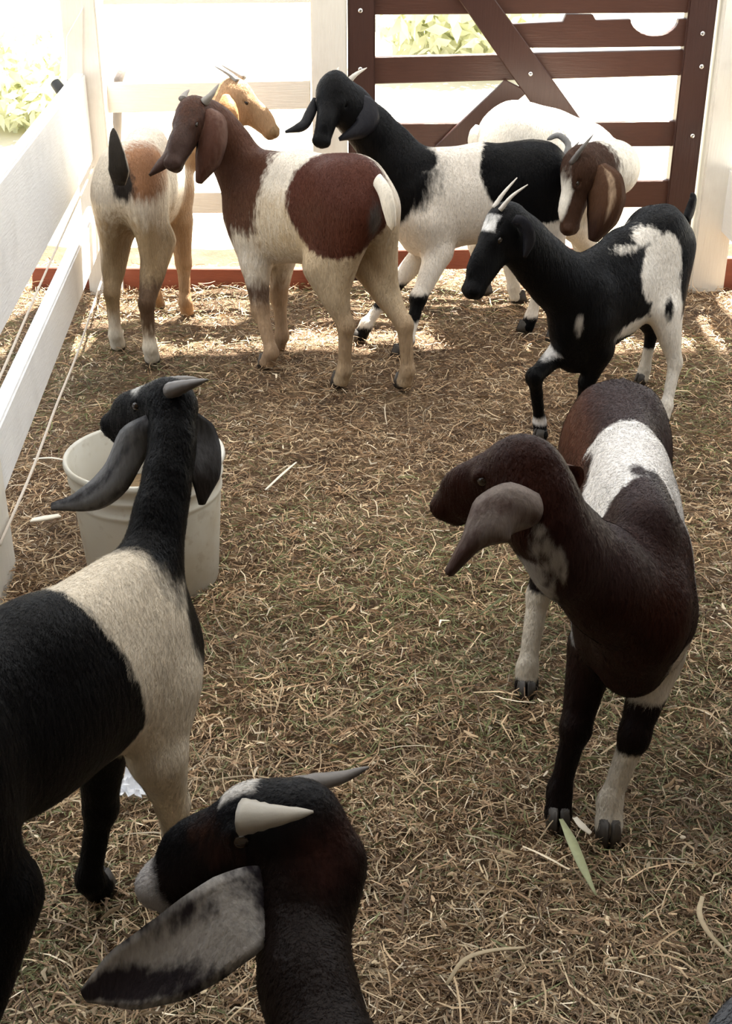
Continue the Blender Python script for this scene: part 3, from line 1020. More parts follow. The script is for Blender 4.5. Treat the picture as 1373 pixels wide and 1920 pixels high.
# 2 --- brown and white goat in the middle of the back row
goat('white goat with brown neck and a large round brown rump patch, head turned back left',
     S=at(480, 287, 3.68), R=at(655, 288, 3.44), poll=at(366, 196, 3.62), nose=at(311, 300, 3.44),
     feet=dict(FL=ft(502, 690), FR=ft(522, 657), HL=ft(640, 724), HR=ft(758, 726)),
     base=(0.70, 0.64, 0.55), hl=0.22, head_k=1.15, hock=0.45, wid=1.0, neck_r=(0.135, 0.085), res=0.0065, up=(-0.3, -0.6, 0.7), neck_mid=at(418, 258, 3.72),
     pats=[
         (lambda c: AND(c.tag('HL', 'HR') + 0.05, 0.50 - c.z), (0.46, 0.36, 0.24), 0.06, 0.12),
         (lambda c: OR(c.tag('neck', 'head') + 0.03, AND(c.ell(at(440, 330, 3.60), (0.13, 0.16, 0.20)), c.f - 0.015)), (0.075, 0.032, 0.019), 0.008, 0.03),
         (lambda c: c.ell(at(620, 380, 3.36), (0.165, 0.175, 0.155)), (0.066, 0.0205, 0.012), 0.008, 0.03),
         (lambda c: AND(c.tag('head'), c.ha * 0.1 + 0.01), (0.048, 0.027, 0.021), 0.02, 0.05),
         (lambda c: AND(c.tag('FL', 'FR'), 0.22 - c.z), (0.36, 0.25, 0.16), 0.03, 0.06),
         (lambda c: AND(c.tag('FL'), c.band(c.z, 0.19, 0.25)), (0.10, 0.06, 0.04), 0.03, 0.06),
         (lambda c: c.ell(at(704, 415, 3.32), (0.018, 0.06, 0.045)), (0.05, 0.04, 0.035), 0.01, 0.02),
         (lambda c: AND(c.tag('HL', 'HR'), c.band(c.z, 0.04, 0.23)), (0.36, 0.26, 0.165), 0.05, 0.06),
     ],
     horns=[([at(383, 192, 3.60), at(396, 178, 3.60), at(411, 157, 3.62)], 0.015, M_horn_grey),
            ([at(343, 186, 3.62), at(347, 177, 3.64), at(355, 168, 3.66)], 0.012, M_horn_grey)],
     ears=[dict(path=[at(384, 208, 3.585), at(396, 240, 3.55), at(390, 290, 3.54), at(372, 343, 3.55)],
                widths=[0.04, 0.085, 0.09, 0.075, 0.02], nrm=(0.15, 1, 0.0), base=(0.075, 0.032, 0.021), layers=[((0.15, 0.09, 0.07), 0.02, 0.05)],
                pats=[lambda t, u: 0.03 * (np.abs(u) - 0.75)], cup=0.35),
           dict(path=[at(338, 225, 3.66), at(325, 265, 3.62), at(308, 300, 3.58), at(280, 329, 3.56)],
                widths=[0.03, 0.055, 0.05, 0.035, 0.008], nrm=(0.5, 1, 0), base=(0.05, 0.028, 0.022), layers=[])],
     tail=[at(708, 338, 3.33), at(722, 362, 3.29), at(730, 395, 3.275), at(736, 432, 3.28)],
     tail_kw=dict(r=0.022, flat=0.5, prof=[0.9, 1, 0.95, 0.7, 0.15], base=(0.74, 0.68, 0.58)))

# 3 --- black-headed goat by the gate
goat('white goat with black head, shoulders and rump in front of the gate, facing the camera',
     S=at(800, 284, 3.80), R=at(1000, 262, 3.86), poll=at(630, 152, 3.80), nose=at(600, 262, 3.66),
     feet=dict(FR=ft(676, 640), FL=ft(754, 668), HL=ft(1042, 640), HR=ft(988, 622)),
     base=(0.74, 0.69, 0.62), hl=0.205, head_k=1.35, wid=0.95, neck_r=(0.14, 0.10), res=0.0065, up=(0.0, -0.7, 0.7), neck_mid=at(712, 262, 3.83),
     pats=[
         (lambda c: OR(c.tag('neck', 'head') + 0.005, c.ell(at(742, 345, 3.72), (0.062, 0.2, 0.125)), c.ell(at(785, 298, 3.78), (0.06, 0.2, 0.035))), BLACK, 0.006, 0.011),
         (lambda c: c.ell(at(1015, 310, 3.80), (0.185, 0.3, 0.17)), BLACK, 0.006, 0.02),
         (lambda c: AND(c.tag('FL', 'FR'), c.band(c.z, 0.105, 0.18)), BLACK, 0.008, 0.02),
         (lambda c: AND(c.tag('FL', 'FR', 'HL', 'HR'), 0.05 - c.z), BLACK, 0.008, 0.02),
     ],
     horns=[([at(632, 152, 3.790), at(631, 140, 3.800), at(635, 126, 3.820)], 0.009, M_horn_pale),
            ([at(654, 152, 3.810), at(668, 139, 3.820), at(688, 127, 3.840)], 0.010, M_horn_pale)],
     ears=[dict(path=[at(668, 180, 3.790), at(690, 205, 3.755), at(684, 240, 3.740), at(636, 262, 3.735)],
                widths=[0.03, 0.06, 0.075, 0.055, 0.012], nrm=(-0.3, 1, 0.1), base=(0.016, 0.016, 0.02), layers=[]),
           dict(path=[at(592, 185, 3.770), at(580, 215, 3.740), at(566, 238, 3.720), at(535, 248, 3.710)],
                widths=[0.02, 0.032, 0.032, 0.028, 0.008], nrm=(0.3, 1, 0.3), base=(0.014, 0.014, 0.016), layers=[])],
     tail=[at(1058, 300, 3.90), at(1066, 272, 3.92), at(1048, 254, 3.93), at(1026, 262, 3.93)],
     tail_kw=dict(r=0.011, flat=0.7, prof=[1, 1, 0.9, 0.7, 0.2], base=(0.22, 0.22, 0.22)))

# 4 --- white goat with a brown head against the gate
goat('white goat with brown head lowered, standing against the gate behind the black-rumped goat',
     S=at(1105, 238, 4.08), R=at(978, 190, 4.12), poll=at(1086, 294, 3.73), nose=at(1046, 428, 3.65),
     feet=dict(HL=ft(968, 566), HR=ft(905, 552), FL=ft(1105, 580), FR=ft(1150, 562)),
     base=(0.78, 0.74, 0.66), hl=0.225, wid=1.1, H=0.62, neck_r=(0.15, 0.105), res=0.0065, up=(-0.9, -0.35, 0.1), neck_mid=at(1150, 318, 3.86),
     neckbase=(1.0, 0.18),
     pats=[
         (lambda c: c.tag('head') + 0.03, (0.045, 0.021, 0.012), 0.006, 0.02),
         (lambda c: AND(c.tag('head'), 0.028 - np.abs(c.hl) * c.Lh, c.hu * c.Lh + 0.0), (0.72, 0.68, 0.6), 0.006, 0.012),
     ],
     horns=[([at(1072, 306, 3.690), at(1090, 280, 3.680), at(1113, 252, 3.690)], 0.011, M_horn_dark),
            ([at(1062, 300, 3.760), at(1072, 284, 3.770), at(1086, 266, 3.790)], 0.010, M_horn_dark)],
     ears=[dict(path=[at(1120, 312, 3.695), at(1136, 350, 3.655), at(1132, 400, 3.645), at(1112, 452, 3.650)],
                widths=[0.05, 0.10, 0.115, 0.095, 0.03], nrm=(0.25, 1, 0), base=(0.065, 0.03, 0.015), layers=[((0.34, 0.24, 0.16), 0.006, 0.012), (( 0.03, 0.014, 0.01), 0.02, 0.03)],
                pats=[lambda t, u: 0.008 - 0.06 * np.abs(u - 0.35 + 0.3 * (t - 0.4)) - 0.05 * np.maximum(0, t - 0.6) - 0.05 * np.maximum(0, 0.2 - t),
                      lambda t, u: 0.1 * (t - 0.72)], cup=0.35)],
     tail=[at(902, 240, 4.14), at(890, 262, 4.12), at(886, 285, 4.12)], tail_kw=dict(r=0.025))

# 5 --- black kid with a white band
goat('young black goat with a white band round its flank, walking left with one foreleg lifted',
     S=at(1098, 482, 3.08), R=at(1236, 386, 3.30), poll=at(952, 396, 2.97), nose=at(866, 534, 2.86),
     feet=dict(FL=ft(1078, 800), FR=ft(1010, 822), HL=ft(1243, 790), HR=ft(1203, 718)),
     leg_joints=dict(FR=(at(1003, 706, 2.98), at(1012, 790, 3.02), at(1014, 816, 3.01))),
     base=BLACK, hl=0.225, wid=1.1, H=0.50, neck_r=(0.165, 0.11), res=0.006, depth=1.18, neck_mid=at(1022, 502, 3.02), up=(-0.5, -0.2, 0.8),
     pats=[
         (lambda c: AND(OR(c.ell(at(1248, 510, 3.15), (0.066, 0.2, 0.09)), c.ell(at(1262, 585, 3.12), (0.048, 0.2, 0.11)), c.ell(at(1215, 628, 3.08), (0.075, 0.14, 0.028)),
                           c.ell(at(1210, 440, 3.2), (0.045, 0.1, 0.022)), c.ell(at(1170, 458, 3.18), (0.04, 0.1, 0.010)), AND(c.tag('HL') + 0.01, 0.27 - c.z)), 1 + 0 * c.z), WHITE, 0.006, 0.022),
         (lambda c: c.ell(at(1266, 592, 3.10), (0.016, 0.10, 0.035)), BLACK, 0.005, 0.015),
         (lambda c: OR(AND(c.tag('FR'), c.band(c.z, 0.222, 0.258)), AND(c.tag('FR'), c.band(c.z, 0.042, 0.062))), (0.62, 0.6, 0.58), 0.006, 0.012),
         (lambda c: AND(c.tag('HR'), 0.105 - c.z), (0.6, 0.55, 0.47), 0.006, 0.012),
         (lambda c: AND(c.tag('head'), 0.018 - np.abs(c.ha - 0.25) * c.Lh, 0.022 - np.abs(c.hl) * c.Lh, c.hu * c.Lh - 0.004), (0.75, 0.74, 0.72), 0.005, 0.012),
         (lambda c: c.ell(at(1094, 625, 2.93), (0.012, 0.08, 0.028)), (0.5, 0.47, 0.43), 0.006, 0.012),
     ],
     horns=[([at(926, 390, 2.96), at(944, 363, 2.97), at(970, 333, 2.99)], 0.0065, M_horn_pale),
            ([at(938, 394, 2.93), at(960, 368, 2.93), at(990, 346, 2.94)], 0.0065, M_horn_pale)],
     ears=[dict(path=[at(962, 412, 2.905), at(980, 424, 2.90), at(990, 448, 2.905), at(984, 482, 2.91)],
                widths=[0.025, 0.042, 0.042, 0.032, 0.01], nrm=(0.5, 0.8, 0.3), base=(0.016, 0.016, 0.02), layers=[])],
     tail=[at(1286, 415, 3.40), at(1294, 395, 3.42), at(1300, 372, 3.43), at(1296, 362, 3.43)],
     tail_kw=dict(r=0.024, flat=0.6))

# 6 --- large brown goat on the right
goat('dark brown goat with a white saddle on its back, on the right, head bent left',
     S=(0.395, 1.56, 0.555), R=at(1168, 722, 2.03), poll=at(1004, 848, 1.43), nose=at(812, 915, 1.545),
     feet=dict(FR=ft(1046, 1540), FL=ft(1140, 1562), HR=ft(986, 1300), HL=ft(1215, 1290)),
     base=(0.022, 0.0052, 0.0024), hl=0.215, wid=1.02, H=0.56, depth=1.06, neck_r=(0.15, 0.068), res=0.005, fur=(110000, 0.013, 0.0009), up=(-0.55, 0.15, 0.8),
     neck_mid=at(1034, 1000, 1.42), neckbase=(1.12, 0.26),
     pats=[
         (lambda c: AND(c.z - 0.50, 0.12 - np.abs(c.l)), (0.030, 0.016, 0.015), 0.04, 0.04),  # greyer top line paints in the sky's sheen along the back
         (lambda c: AND(c.tag('HR') + 0.04, c.z - 0.3, -0.06 - c.l), (0.075, 0.025, 0.013), 0.03, 0.03),
         (lambda c: AND(c.band(c.f, -0.32, -0.075 + 0.75 * np.abs(c.l)), c.l + 0.062 + 0.5 * np.maximum(0, c.f + 0.22), c.z - 0.30, c.tag('trunk', 'HL', 'HR', 'FL') + 0.05), (0.72, 0.70, 0.68), 0.006, 0.025),
         (lambda c: OR(c.ell(at(1198, 885, 1.66), (0.014, 0.03, 0.03)), c.ell(at(1235, 905, 1.62), (0.016, 0.05, 0.03))), (0.03, 0.02, 0.02), 0.005, 0.015),
         (lambda c: AND(c.tag('FL', 'FR', 'HR'), 0.40 - c.z), (0.007, 0.004, 0.004), 0.06, 0.05),
         (lambda c: AND(c.tag('FL') + 0.005, OR(c.band(c.z, 0.215, 0.34), 0.135 - c.z)), (0.60, 0.55, 0.47), 0.006, 0.015),
         (lambda c: AND(c.tag('HR'), c.band(c.z, 0.035, 0.185)), (0.58, 0.53, 0.45), 0.006, 0.015),
         (lambda c: OR(c.ell(at(992, 1066, 1.40), (0.022, 0.08, 0.022)), c.ell(at(1014, 1105, 1.41), (0.016, 0.08, 0.026)), c.ell(at(1036, 1140, 1.42), (0.010, 0.08, 0.026)),
                       c.ell(at(1022, 1012, 1.38), (0.006, 0.08, 0.014)), c.ell(at(1040, 1040, 1.38), (0.006, 0.08, 0.016)), c.ell(at(1004, 1020, 1.38), (0.005, 0.08, 0.010)),
                       c.ell(at(1052, 1066, 1.38), (0.004, 0.08, 0.010)), c.ell(at(1022, 1055, 1.38), (0.004, 0.08, 0.008)), c.ell(at(1034, 1090, 1.38), (0.004, 0.08, 0.009)), c.ell(at(1010, 985, 1.38), (0.005, 0.08, 0.008))), (0.36, 0.335, 0.31), 0.005, 0.016),
         (lambda c: OR(c.ell(at(1085, 1298, 1.42), (0.012, 0.05, 0.012)), c.ell(at(1100, 1305, 1.40), (0.006, 0.05, 0.01))), (0.5, 0.45, 0.4), 0.004, 0.01),
     ],
     ears=[dict(path=[at(1014, 962, 1.365), at(950, 968, 1.345), at(896, 1008, 1.34), at(842, 1076, 1.345)],
                widths=[0.045, 0.075, 0.068, 0.028, 0.014], nrm=(0.1, 1, -0.2), base=(0.17, 0.14, 0.125), layers=[((0.06, 0.035, 0.03), 0.012, 0.03)],
                pats=[lambda t, u: np.maximum(0.05 * (t - 0.62), 0.012 * (np.sin(9 * t + 4 * u) - 0.75))], cup=0.45, label='grey inner ear hanging toward the camera'),
           dict(path=[at(1012, 872, 1.455), at(1046, 872, 1.49), at(1068, 890, 1.505), at(1066, 935, 1.50)],
                widths=[0.03, 0.05, 0.05, 0.035, 0.01], nrm=(0.6, 0.6, 0.3), base=(0.08, 0.03, 0.022), layers=[])],
     tail=[at(1166, 735, 2.12), at(1168, 728, 2.18), at(1170, 738, 2.2)], tail_kw=dict(r=0.024),
     hoof_mats=dict())

# 7 --- black and white goat at the bucket
goat('black and cream goat in the left foreground, facing away toward the white bucket',
     S=(-0.305, 1.40, 0.555), R=(-0.475, 1.03, 0.625), poll=at(340, 738, 1.585), nose=at(203, 762, 1.70),
     feet=dict(FR=(-0.275, 1.42, 0), FL=(-0.392, 1.37, 0), HR=(-0.425, 0.985, 0), HL=(-0.58, 1.06, 0)),
     base=BLACK, hl=0.20, depth=0.92, wid=0.92, H=0.565, neck_r=(0.085, 0.040), res=0.005, fur=(120000, 0.014, 0.0009), up=(0.0, 0.0, 1), neck_mid=at(308, 920, 1.515), neckbase=(1.06, 0.13),
     pats=[
         (lambda c: AND(OR(c.f + 0.095 + 0.3 * (np.maximum(c.z, 0.38) - 0.40) + 1.3 * np.maximum(0, 0.37 - c.z), AND(0.262 - c.z, c.f + 0.33)), 0.118 - c.f + 0.30 * (0.45 - c.z), OR(c.tag('trunk', 'FR') + 0.05, 0.0 * c.z - 1), c.z - 0.05), (0.66, 0.585, 0.47), 0.008, 0.03),
         (lambda c: OR(c.tag('neck', 'head') + 0.006, c.ell(at(380, 1140, 1.47), (0.026, 0.08, 0.085))), BLACK, 0.006, 0.012),
         (lambda c: AND(c.tag('FL') - 0.0, 0.36 - c.z, c.l + 0.03), BLACK, 0.008, 0.02),
         (lambda c: c.ell(at(258, 716, 1.66), (0.016, 0.04, 0.012)), (0.5, 0.5, 0.48), 0.004, 0.008),
     ],
     horns=[([at(322, 732, 1.58), at(352, 722, 1.56), at(390, 712, 1.54)], 0.014, M_horn_dark),
            ([at(312, 722, 1.65), at(342, 714, 1.64), at(372, 710, 1.63)], 0.013, M_horn_dark)],
     ears=[dict(path=[at(288, 798, 1.575), at(245, 835, 1.575), at(207, 905, 1.57), at(160, 944, 1.57), at(98, 952, 1.575)],
                widths=[0.035, 0.052, 0.048, 0.04, 0.014], nrm=(0.5, 0.8, 0.3), base=(0.15, 0.152, 0.158), layers=[((0.03, 0.03, 0.034), 0.012, 0.03)],
                pats=[lambda t, u: np.maximum(0.012 * (np.sin(7 * t + 5 * u) - 0.6) + 0.02 * np.maximum(0, t - 0.6), 0.06 * (0.2 - t))], cup=0.4, label='long grey flecked ear'),
           dict(path=[at(348, 780, 1.60), at(372, 820, 1.605), at(382, 880, 1.59), at(378, 945, 1.58)],
                widths=[0.03, 0.05, 0.05, 0.045, 0.012], nrm=(-0.5, 0.8, 0.2), base=(0.10, 0.10, 0.105), layers=[((0.02, 0.016, 0.014), 0.01, 0.02)],
                pats=[lambda t, u: 0.05 * (t - 0.62) * (1 - u * u)], cup=-0.35)],
     tail=[(-0.72, 0.97, 0.52), (-0.76, 0.93, 0.48), (-0.78, 0.92, 0.42)], tail_kw=dict(r=0.025))

# 8 --- head and neck of the goat at the bottom edge
goat('dark goat at the bottom edge, only its head, long grey ear and neck in view',
     S=(0.02, 0.60, 0.47), R=(0.16, 0.20, 0.49), poll=at(612, 1496, 0.925), nose=at(250, 1612, 0.955),
     feet=dict(FL=(-0.07, 0.62, 0), FR=(0.09, 0.66, 0), HL=(0.06, 0.12, 0), HR=(0.22, 0.16, 0)),
     base=(0.0085, 0.0045, 0.0035), hl=0.232, bulge=0.06, neck_end=(0.10, -0.26), wid=0.95, H=0.54, neck_r=(0.13, 0.058), res=0.004, fur=(110000, 0.012, 0.0008), up=(-0.25, 0.25, 0.9), neck_mid=at(562, 1770, 0.86),
     pats=[
         (lambda c: AND(c.tag('head') + 0.02, (c.hu + 0.04) * 0.1), (0.0045, 0.0045, 0.0055), 0.012, 0.02),
         (lambda c: OR(c.ell(at(345, 1570, 0.90), (0.02, 0.03, 0.025)), c.ell(at(370, 1640, 0.88), (0.03, 0.03, 0.02))), (0.06, 0.023, 0.012), 0.016, 0.02),
         (lambda c: AND(c.tag('head'), (c.ha - 0.87) * 0.2), (0.36, 0.35, 0.35), 0.006, 0.012),
         (lambda c: AND(c.tag('head'), 0.020 - np.abs(c.ha - 0.34) * c.Lh, 0.018 - np.abs(c.hl + 0.02) * c.Lh, c.hu * c.Lh - 0.006), (0.5, 0.48, 0.45), 0.004, 0.008),
         (lambda c: c.ell(at(605, 1565, 0.93), (0.03, 0.05, 0.035)), (0.05, 0.018, 0.014), 0.02, 0.02),
     ],
     horns=[([at(535, 1484, 0.955), at(590, 1468, 0.97), at(645, 1456, 0.985), at(692, 1438, 0.99)], 0.0135, M_horn_dark, 'dark grey far horn'),
            ([at(455, 1532, 0.88), at(510, 1530, 0.875), at(588, 1522, 0.88)], 0.0185, M_horn_ivory, 'pale near horn')],
     ears=[dict(path=[at(522, 1672, 0.892), at(440, 1716, 0.855), at(315, 1798, 0.85), at(160, 1866, 0.865)],
                widths=[0.045, 0.068, 0.080, 0.082, 0.076, 0.060, 0.014], nrm=(0.1, -0.75, 0.65), base=(0.33, 0.315, 0.30), layers=[((0.022, 0.018, 0.022), 0.014, 0.05)],
                pats=[lambda t, u: np.maximum(0.06 * (t - 0.55) + 0.016 * np.sin(8 * t - 3.5 * u + 0.5) * np.clip(4 * t - 1, 0, 1) - 0.004 - 0.02 * np.maximum(0, np.abs(u) - 0.6), 0.12 * (0.2 - t))],
                cup=0.22, th=0.004, label='long pale grey ear with a dark blotched tip')],
     tail=[(0.22, 0.05, 0.45), (0.24, 0.01, 0.42), (0.25, -0.01, 0.36)], tail_kw=dict(r=0.025))

# 9 --- grey back in the bottom right corner
goat('grey goat of which only the edge of its back shows in the bottom right corner',
     S=(0.62, 0.37, 0.54), R=(0.380, 0.697, 0.525), poll=(0.80, 0.05, 0.68), nose=(0.95, -0.08, 0.60),
     feet=dict(FL=(0.72, 0.36, 0), FR=(0.60, 0.24, 0), HL=(0.45, 0.76, 0), HR=(0.32, 0.64, 0)),
     base=(0.085, 0.09, 0.10), hl=0.2, H=0.52, res=0.007,
     pats=[(lambda c: c.tag('neck', 'head') + 0.02, (0.05, 0.05, 0.055), 0.01, 0.02)],
     ears=[dict(path=[(0.79, 0.0, 0.67), (0.77, -0.06, 0.64), (0.77, -0.09, 0.56), (0.78, -0.1, 0.5)], widths=[0.03, 0.06, 0.06, 0.01], nrm=(0.6, 0.8, 0), base=(0.05, 0.05, 0.055), layers=[])],
     tail=[(0.36, 0.755, 0.44), (0.345, 0.77, 0.41), (0.34, 0.775, 0.35)], tail_kw=dict(r=0.022))

# ------------------------------------------------------------------ bucket
mb, nt, bs = new_mat('white_plastic')
n1 = noise(nt, 6, 5)
n2 = noise(nt, 30, 4)
c_ = mixc(nt, smooth01(nt, n1, 0.45, 0.75), (0.60, 0.59, 0.53), (0.46, 0.42, 0.33))
c_ = mixc(nt, math_n(nt, 'MULTIPLY', smooth01(nt, n2, 0.55, 0.7), 0.35), c_, (0.30, 0.24, 0.16))
nt.links.new(c_, bs.inputs['Base Color'])
bs.inputs['Roughness'].default_value = 0.4
bs.inputs['Subsurface Weight'].default_value = 0.0


def lathe(name, prof, mat, parent, seg=56):
    bm = bmesh.new()
    rings = []
    for r, z in prof:
        rings.append([bm.verts.new((r * math.cos(2 * math.pi * k / seg), r * math.sin(2 * math.pi * k / seg), z)) for k in range(seg)])
    for a, b in zip(rings[:-1], rings[1:]):
        for k in range(seg):
            bm.faces.new([a[k], a[(k + 1) % seg], b[(k + 1) % seg], b[k]])
    bm.faces.new(rings[0][::-1])
    bm.faces.new(rings[-1])
    bmesh.ops.recalc_face_normals(bm, faces=bm.faces)
    me = bpy.data.meshes.new(name)
    bm.to_mesh(me)
    bm.free()
    o = link(name, me, mat, parent)
    return o


bx_, by_ = -0.449, 2.30
bk = empty('bucket', (bx_, by_, 0.0))
tag(bk, 'white plastic bucket standing on the hay in front of the black and cream goat', 'bucket')
lathe('shell', [(0.132, 0.0), (0.135, 0.004), (0.150, 0.200), (0.1505, 0.206), (0.1535, 0.210), (0.1535, 0.216), (0.151, 0.220), (0.1535, 0.240),
                (0.157, 0.244), (0.157, 0.250), (0.154, 0.254), (0.156, 0.272), (0.1615, 0.274), (0.1630, 0.280), (0.1615, 0.287), (0.157, 0.289), (0.153, 0.284),
                (0.147, 0.20), (0.130, 0.012), (0.128, 0.008)], mb, bk)
lathe('feed', [(0.1285, 0.012), (0.1435, 0.175), (0.12, 0.182), (0.06, 0.188), (0.01, 0.190)], plain('feed_grain', (0.22, 0.15, 0.08), 0.9, var=0.5, scale=120), bk)
hp = [np.array([0.160 * math.cos(a), 0.160 * math.sin(a), 0.252 - 0.085 * math.sin((a - 0.55) / 2.05 * math.pi)]) + np.array([0.006 * math.cos(a), 0.006 * math.sin(a), 0]) for a in np.linspace(0.55, 2.6, 24)]
tube('handle', np.array(hp) + np.array([bx_, by_, 0]), [0.0025] * 24, M_bolt, bk, seg=6)
for a in (0.55, 2.6):
    c = np.array([bx_ + 0.160 * math.cos(a), by_ + 0.160 * math.sin(a), 0.255])
    d = np.array([math.cos(a), math.sin(a), 0])
    tube('lug', [c - d * 0.006, c + d * 0.004, c + d * 0.012], [0.012, 0.012, 0.009], mb, bk, seg=14)

# ------------------------------------------------------------------ straw bedding
STRAW_N = 190000


def straw(n, seed, lmin, lmax, wmin, wmax, lift, pal, wts, segs=3, fold=0.0, yr=(0.75, 4.62), greens=0.0):
    r = np.random.default_rng(seed)
    # more strands near the camera, where each shows larger
    uu = r.random(n)
    y = yr[0] + (yr[1] - yr[0]) * uu ** 1.55
    half = 0.36 * (y * CP + 0.62) + 0.12
    x = (r.random(n) * 2 - 1) * np.minimum(half, 1.9)
    clump = np.sin(7.1 * x + 2.0 * np.sin(3.3 * y)) * np.sin(6.3 * y + 1.7 * np.sin(4.1 * x))
    L = lmin + (lmax - lmin) * r.random(n) ** 1.8
    W = wmin + (wmax - wmin) * r.random(n) ** 1.5
    th = r.random(n) * 2 * math.pi
    tilt = np.abs(r.normal(0, 0.22, n)) * np.where(r.random(n) < 0.5, -1, 1)
    z = ground_h(x, y) + 0.004 + lift * r.random(n) ** 1.5 + 0.007 * clump
    d = np.stack([np.cos(th) * np.cos(tilt), np.sin(th) * np.cos(tilt), np.sin(tilt)], 1)
    s = np.stack([-np.sin(th), np.cos(th), np.zeros(n)], 1)
    roll = r.normal(0, 0.7, n)
    nz = np.cross(d, s)
    s = s * np.cos(roll)[:, None] + nz * np.sin(roll)[:, None]
    nz = np.cross(d, s)
    c0 = np.stack([x, y, z], 1)
    bend = r.normal(0, 0.16, n) * L
    bend2 = -np.abs(r.normal(0, 0.10, n)) * L
    V = []
    for k in range(segs):
        t = k / (segs - 1) * 2 - 1
        c = c0 + d * (t * L / 2)[:, None] + s * (bend * t * t)[:, None]
        c[:, 2] += bend2 * t * t
        c[:, 2] = np.maximum(c[:, 2], ground_h(c[:, 0], c[:, 1]) + 0.001)
        w = (W * (1 - 0.45 * abs(t) ** 2) / 2)[:, None]
        if fold:
            V += [c - s * w, c + nz * w * fold, c + s * w]
        else:
            V += [c - s * w, c + s * w]
    m = 3 if fold else 2
    V = np.stack(V, 1).reshape(-1, 3)
    nv = m * segs
    b = np.arange(n)[:, None] * nv
    Fq = []
    for k in range(segs - 1):
        for q in range(m - 1):
            o_ = k * m + q
            Fq.append(b + np.array([[o_, o_ + 1, o_ + m + 1, o_ + m]]))
    Fq = np.stack(Fq, 1).reshape(-1, 4)
    pal = np.array(pal)
    ci = r.choice(len(pal), n, p=np.array(wts) / sum(wts))
    C = pal[ci] * (0.5 + 1.0 * r.random(n))[:, None]
    # green bits lie in loose drifts
    gm = np.sin(3.0 * x + 1.2) * np.sin(2.6 * y + 0.4 * x + 2.2) + 0.8 * np.exp(-((x - 0.62) ** 2 / 0.05 + (y - 2.05) ** 2 / 0.35)) + 0.5 * np.exp(-((y - 1.2) ** 2) / 0.12)
    g = (r.random(n) < greens * np.clip(gm + 0.3, 0, 1.4))
    C[g] = np.array([0.17, 0.19, 0.075]) * (0.6 + 0.8 * r.random((g.sum(), 1)))
    warm = np.clip(0.5 + 0.5 * np.sin(2.2 * x - 1.0) * np.cos(1.7 * y + 0.6), 0, 1)[:, None]
    C = C * (0.82 + 0.3 * warm) * np.array([1.0, 0.97, 0.94])
    lum = C.mean(1, keepdims=True)
    fr = np.clip((2.2 - y) / 1.4, 0, 1)[:, None]           # older, greyer hay toward the front, dimmed further to paint in light falloff
    C = C * (1 - 0.35 * fr) + lum * np.array([1.0, 0.98, 0.80]) * 0.25 * fr
    dk = np.clip(np.sin(5.3 * x + 2.1 * np.sin(4.7 * y)) * np.sin(6.1 * y + 1.9 * np.sin(3.7 * x)), 0, 1)[:, None]
    C = C * (1 - 0.35 * dk)
    return V, Fq, np.repeat(C, nv, 0)


ms, nt, bs = new_mat('dry_straw')
a = N(nt, 'ShaderNodeAttribute', attribute_name='tint')
nt.links.new(a.outputs['Color'], bs.inputs['Base Color'])
bs.inputs['Roughness'].default_value = 0.6
bs.inputs['Specular IOR Level'].default_value = 0.3


def straw_obj(name, label, sets):
    Vs, Fs, Cs, o_ = [], [], [], 0
    for V, Fq, C in sets:
        Vs.append(V)
        Fs.append(Fq + o_)
        Cs.append(C)
        o_ += len(V)
    V = np.vstack(Vs)
    me = mesh_fast(name, V, np.vstack(Fs))
    at_ = me.attributes.new('tint', 'FLOAT_COLOR', 'POINT')
    at_.data.foreach_set('color', np.hstack([np.vstack(Cs), np.ones((len(V), 1))]).astype(np.float32).ravel())
    o = link(name, me, ms)
    o['kind'] = 'stuff'
    o['label'] = label
    o['category'] = 'straw'
    return o


PAL = [(0.34, 0.215, 0.12), (0.50, 0.36, 0.215), (0.64, 0.51, 0.33), (0.16, 0.095, 0.052), (0.78, 0.68, 0.52)]
straw_obj('straw_bedding', 'matted brown hay and straw covering the pen floor', [
    straw(STRAW_N, 3, 0.010, 0.055, 0.0011, 0.0034, 0.022, PAL, [4, 4, 2.2, 3.2, 0.8], greens=0.34),
    straw(7000, 4, 0.05, 0.14, 0.0015, 0.0036, 0.034, PAL, [3, 4, 2.5, 2, 0.5], segs=4, greens=0.2),
    straw(9000, 5, 0.010, 0.036, 0.003, 0.007, 0.026, PAL, [3, 3, 2.0, 2, 0.8], segs=3, fold=0.3, greens=0.06),
])


# a few pieces that can be told apart
def strip(name, path, widths, mat, label, cat, fold=0.25, th=0.0012):
    path = catmull(path, 14)
    root = np.array([path[:, 0].mean(), path[:, 1].mean(), 0])
    tt = np.linspace(0, 1, 14)
    W = np.interp(tt, np.linspace(0, 1, len(widths)), widths)
    V, Fc = [], []
    for i in range(14):
        t = unit(path[min(i + 1, 13)] - path[max(i - 1, 0)])
        s = unit(np.cross(t, (0, 0, 1)))
        for u, z in ((-1, 0), (0, -fold), (1, 0), (1, 0), (0, -fold), (-1, 0)):
            V.append(path[i] - root + s * u * W[i] / 2 + np.array([0, 0, z * W[i] / 2]))
        for k in (3, 4, 5):
            V[-6 + k] = V[-6 + k] - np.array([0, 0, th])
    for i in range(13):
        for k in range(6):
            k2 = (k + 1) % 6
            Fc.append((i * 6 + k, i * 6 + k2, (i + 1) * 6 + k2, (i + 1) * 6 + k))
    Fc += [tuple(range(6))[::-1], tuple(13 * 6 + k for k in range(6))]
    o = link(name, mesh_np(name, V, Fc), mat)
    o.location = tuple(root)
    return tag(o, label, cat)


